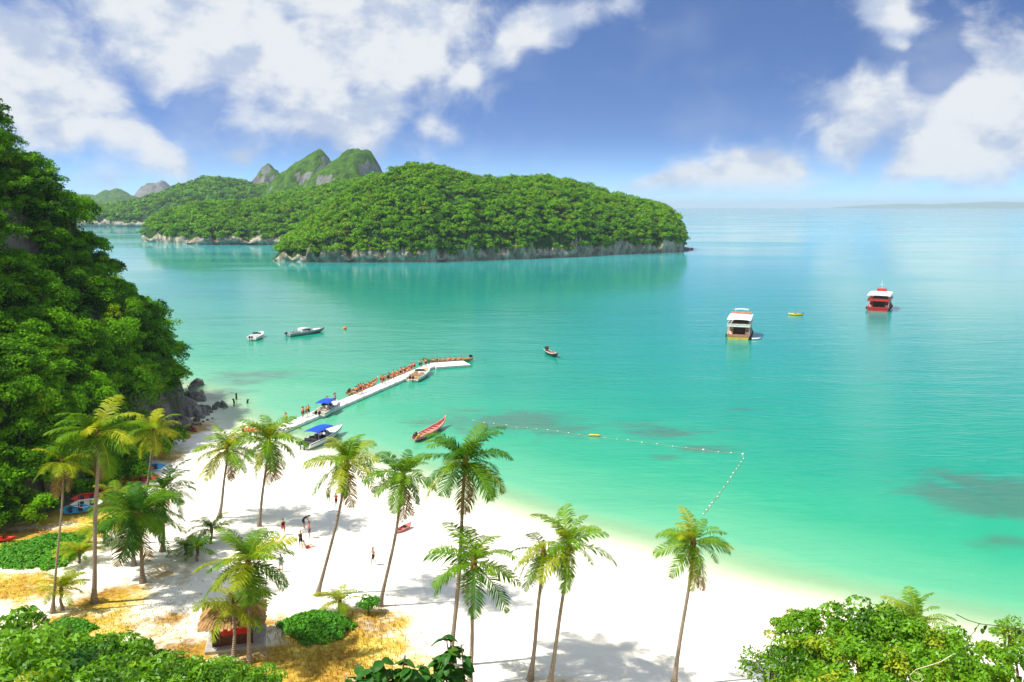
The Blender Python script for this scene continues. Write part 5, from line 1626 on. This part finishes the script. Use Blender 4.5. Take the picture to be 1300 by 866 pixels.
person(on_sand(393, 683), R(100), 'stand', 'person in red top standing next to the bending person', shirt='red', shorts='navy')
person(on_sand(382, 695), R(190), 'arms_up', 'person in black standing with one raised arm near a seated person', shirt='black', shorts='black')
s_ = on_sand(389, 696); person(s_ + Vector((0, 0, .03)), R(-70), 'recline', 'person sitting on the sand leaning back beside a standing person in black', shirt=None, shorts='red', skin=m_skin2)
person(on_sand(474, 717), R(120), 'walk', 'person in dark swimwear walking alone across empty white sand', shirt=None, shorts='black')
person(on_sand(357, 726), R(10), 'stand', 'person in teal shirt standing behind the big yellow green palm', shirt='teal', shorts='grey')
# on the pier
rng = np.random.default_rng(77)
stand_g = 'people in orange life jackets on the pier'
groups = [(.10, 2, 0.5), (.17, 4, 0.3), (.30, 3, .85), (.345, 3, .85), (.46, 5, .4), (.50, 2, .5), (.63, 3, .6), (.665, 3, .6), (.71, 2, .5), (.78, 3, .55), (.86, 3, .6), (.92, 3, .5), (.955, 2, .4)]
odd = 0
for s0, cnt, off in groups:
    for i in range(cnt):
        q = PA + pdir * (plen * (s0 + .012 * (rng.random() - .5) + .010 * i)) + pnrm * (off + .5 * (rng.random() - .5) + .25 * (i % 2))
        q.z = .565
        odd += 1
        vest = rng.random() < .72
        if vest:
            person(q, rng.random() * 6.28, ['stand', 'walk', 'arms_up', 'stand'][odd % 4], 'person in orange life jacket standing on the floating pier', vest=True, shorts=['black', 'navy', 'red'][odd % 3], skin=[m_skin, m_skin2][odd % 2], group=stand_g, k=.97 + .1 * rng.random())
        else:
            cname = ['white', 'black', 'yellow', 'pink', 'teal'][odd % 5]
            person(q, rng.random() * 6.28, 'stand', 'person in %s shirt without life jacket standing on the floating pier' % cname, shirt=cname, shorts='black', skin=m_skin2, group='people in %s shirts on the pier' % cname)
# seated passengers
for s0, nb in ((.57, 'mid-way along the pier'), (.83, 'near the pier end')):
    c = beside(s0, 2.35)
    for i in range(9):
        q = c + pdir * (-3.4 + i * .82) + pnrm * (.32 * (1 if i % 2 else -1)); q.z = .42
        person(q, prz + R(-90) + R(180) * (i % 2 == 0) * 0 + .4 * rng.normal(), 'sit', 'person in orange life jacket seated in the longtail boat tied %s' % nb, vest=True, shorts='navy', skin=[m_skin, m_skin2][i % 2], group='passengers of the longtail ' + nb)
edir = Vector((math.cos(er), math.sin(er), 0)); enr = Vector((-edir.y, edir.x, 0))
for i in range(12):
    q = ec + Vector((.8, 0, 0)) + edir * (-3.6 + i * .62) + enr * (.32 * (1 if i % 2 else -1)); q.z = .42
    person(q, er + R(90) + .4 * rng.normal(), 'sit', 'person in orange life jacket seated in the crowded longtail behind the end platform', vest=True, shorts='black', skin=[m_skin2, m_skin][i % 2], group='passengers of the crowded longtail')
q = (E0 + E1) / 2 + enr * .8 - edir * 2.5; q.z = .565
person(q, 1.0, 'stand', 'person in yellow shirt standing alone on the end platform', shirt='yellow', shorts='black')
# crowd where the pier meets the sand
for i in range(10):
    px, py = 309 + i * 2.3, 553 + (i * 7 % 5) * 1.2
    person(on_sand(px, py), rng.random() * 6.28, ['stand', 'walk'][i % 2], 'person in orange life jacket waiting on sand at the foot of the pier', vest=True, shorts=['black', 'navy', 'red'][i % 3], skin=[m_skin, m_skin2][i % 2], group='people waiting at the foot of the pier')
lp, lr = lone_boat
ld = Vector((math.cos(lr), math.sin(lr), 0))
person(lp - ld * 2.7 + Vector((0, 0, .35)), lr - R(90), 'stand', 'person in black steering the lone longtail boat from its stern', shirt='black', shorts='black')
person(lp + ld * .4 + Vector((0, 0, .52)), lr - R(90), 'sit', 'person in pink shirt seated in the lone longtail boat', shirt='pink', shorts='white', skin=m_skin2)
person(dinghy_pos + Vector((0, 0, .45)), 1.6, 'sit', 'person in orange life jacket riding the yellow dinghy', vest=True, shorts='navy')

# ------------------------------------------------------------------ kayaks
def kayak(loc, rz, label, mat, tilt=(0, 0), L=3.4, W=.8, group=None):
    o = empty('kayak', loc, rz, label, 'kayak', group)
    o.rotation_euler = (tilt[0], tilt[1], rz)
    h = L / 2; w = W / 2
    S = [(-h, .04, .03, .22, .25, .36, .33), (-h * .75, .55, .4, .03, .10, .32, .28), (-h * .45, .95, .7, 0, .06, .30, .26), (-h * .40, .96, .7, 0, .06, .30, .10), (h * .40, .96, .7, 0, .06, .30, .10), (h * .45, .95, .7, 0, .06, .30, .26), (h * .75, .55, .4, .03, .10, .33, .29), (h, .04, .03, .24, .28, .40, .37)]
    hull_loft([(x, a * w, c * w, k, z1, r_, f) for x, a, c, k, z1, r_, f in S], .07).build('hull', mat, o)
    for x in (-.55, .55):
        MB().box((x, 0, .17), (.45, W * .55, .10)).box((x - .24, 0, .30), (.06, W * .5, .26)).build('seat', m_black, o, False, .02)
    return o
m_kred = material('red_kayak_plastic', (0.62, 0.04, 0.02), .4, .4)
m_korange = material('orange_kayak_plastic', (0.80, 0.18, 0.02), .4, .4)
m_kblue = material('blue_kayak_plastic', (0.03, 0.33, 0.62), .4, .4)
m_kwhite = material('white_kayak_plastic', (0.78, 0.78, 0.76), .4, .4)
s_ = on_sand(512, 673); kayak(s_ + Vector((0, 0, .02)), R(62), 'red and pink kayak lying alone on open white sand', material('faded_red_kayak', (.62, .16, .14), .5, .3), L=3.0)
s_ = on_sand(104, 652); kayak(s_ + Vector((-.6, 0, .4)), R(20), 'blue kayak in the stack at the jungle foot', m_kblue, (R(50), 0), L=3.2, W=.95)
kayak(s_ + Vector((.3, .7, .8)), R(20), 'white kayak beside a blue one at the jungle foot', m_kwhite, (R(50), 0), L=3.2, W=.95)
kayak(s_ + Vector((.0, 1.4, 1.2)), R(22), 'red kayak behind the blue and white ones at the jungle foot', m_kred, (R(50), 0), L=3.2, W=.95)
for i, (px, py, mt, cn, a) in enumerate(((158, 605, m_kred, 'red', 20), (172, 607, m_korange, 'orange', 15), (184, 612, m_kred, 'red', 25), (140, 622, m_korange, 'orange', 60), (192, 598, m_kblue, 'blue', 20), (178, 600, m_korange, 'orange', 10), (160, 614, m_kred, 'red', 30), (136, 632, m_kred, 'red', 65))):
    s_ = on_sand(px, py)
    kayak(s_ + Vector((0, 0, .36)), R(a), '%s kayak drawn up on the sand behind the dark palm grove' % cn, mt, tilt=(R(40), 0), group='%s kayaks behind the palm grove' % cn, W=1.0)
s_ = on_sand(243, 548); kayak(s_ + Vector((.0, .6, .05)), R(-50), 'bright red kayak lying among the boulders', m_kred, L=3.2)
s_ = on_sand(232, 556); kayak(s_ + Vector((0, 0, .05)), R(-20), 'orange kayak on the sand just below the boulders', m_korange, L=3.0)
s_ = on_sand(0, 688); kayak(s_ + Vector((0, 0, .1)), R(10), 'red kayak half hidden at the jungle foot above the creeper bed', m_kred, L=3.0)
# stakes in the shallows
for i, (px, py, hgt_) in enumerate(((297, 512, .7), (300, 507, 1.0), (314, 512, .6))):
    g = ground(px, py)
    o = empty('mooring_stake', (g.x, g.y, -.6), 0, 'dark weedy wooden stake standing in the shallows by the rocks', 'stake', 'stakes in the shallows')
    MB().tube([(0, 0, -.6), (.03, 0, hgt_ * .5 + .6), (.10 * (i - 1), .05, hgt_ + .6)], [.2, .17, .14], 8).build('post', m_darkwood, o, True)
    MB().ball((.10 * (i - 1), .05, hgt_ + .6), (.24, .24, .16), 8, 5).build('weed_cap', LEAF_MAT, o, True)

# ------------------------------------------------------------------ the red hut
m_thatch = material('bamboo_strip_roof', (0.42, 0.25, 0.11), .85, .15, (3, .4))
m_hutred = material('red_board_wall', (0.50, 0.02, 0.015), .6, .3, (2, .25))
m_hutbrown = material('dark_brown_board', (0.10, 0.045, 0.025), .75, .2, (3, .3))
m_concrete = material('concrete_plinth', (0.42, 0.40, 0.36), .9, .15, (2, .25))
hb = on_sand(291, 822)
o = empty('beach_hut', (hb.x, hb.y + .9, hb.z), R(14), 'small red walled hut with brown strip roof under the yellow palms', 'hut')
MB().box((.25, .0, .08), (4.2, 3.4, .42)).build('plinth', m_concrete, o, False, .04)
MB().box((.1, 0, 1.25), (2.7, 2.2, 2.0)).build('wall', m_hutbrown, o)
for k in range(7):
    MB().box((-.62 + k * .30, -1.125, 1.52), (.285, .05, .85 + .02 * (k % 2))).build('board', m_hutred, o)
for k in range(5):
    MB().box((1.475, -.8 + k * .4, 1.52), (.05, .38, .85)).build('board', m_hutred, o)
MB().box((-1.05, -1.12, 1.15), (.46, .06, 1.6)).build('doorway_shade_panel', m_black, o)  # black slab on the solid wall, painted dark as an open door
for x, y in ((-1.3, -1.15), (-.78, -1.15), (1.46, -1.15), (1.46, 1.12), (-1.26, 1.12)):
    MB().box((x, y, 1.3), (.10, .10, 2.1)).build('corner_post', m_hutbrown, o)
rf = obj('roof', MB().loft([[(-2.1, -1.9, 2.02), (2.3, -1.9, 2.02), (2.3, 1.9, 2.02), (-2.1, 1.9, 2.02)], [(-2.1, -1.9, 2.10), (2.3, -1.9, 2.10), (2.3, 1.9, 2.10), (-2.1, 1.9, 2.10)], [(-1.0, -.12, 3.15), (1.2, -.12, 3.15), (1.2, .12, 3.15), (-1.0, .12, 3.15)]]).mesh('roof', m_thatch), o)
def strip_on(e0, e1, t0, t1, n):
    e0, e1, t0, t1 = map(Vector, (e0, e1, t0, t1))
    for k in range(n):
        a = (k + .08) / n; c = (k + .92) / n
        p0, p1, q0, q1 = e0.lerp(e1, a), e0.lerp(e1, c), t0.lerp(t1, a), t0.lerp(t1, c)
        nn = (p1 - p0).cross(q0 - p0).normalized()
        th_ = .035 + .03 * random.random(); dn = (p0 - q0).normalized() * (.12 + .22 * random.random())
        rings = [[p0 + dn - nn * .02, p1 + dn - nn * .02, p1 + dn + nn * th_, p0 + dn + nn * th_], [q0 - nn * .02, q1 - nn * .02, q1 + nn * th_, q0 + nn * th_]]
        MB().loft(rings).build('strip', m_thatch, rf)
strip_on((-2.1, -1.9, 2.10), (2.3, -1.9, 2.10), (-1.0, -.12, 3.15), (1.2, -.12, 3.15), 18)
strip_on((2.3, -1.9, 2.10), (2.3, 1.9, 2.10), (1.2, -.12, 3.15), (1.2, .12, 3.15), 14)
strip_on((2.3, 1.9, 2.10), (-2.1, 1.9, 2.10), (1.2, .12, 3.15), (-1.0, .12, 3.15), 18)
strip_on((-2.1, 1.9, 2.10), (-2.1, -1.9, 2.10), (-1.0, .12, 3.15), (-1.0, -.12, 3.15), 14)
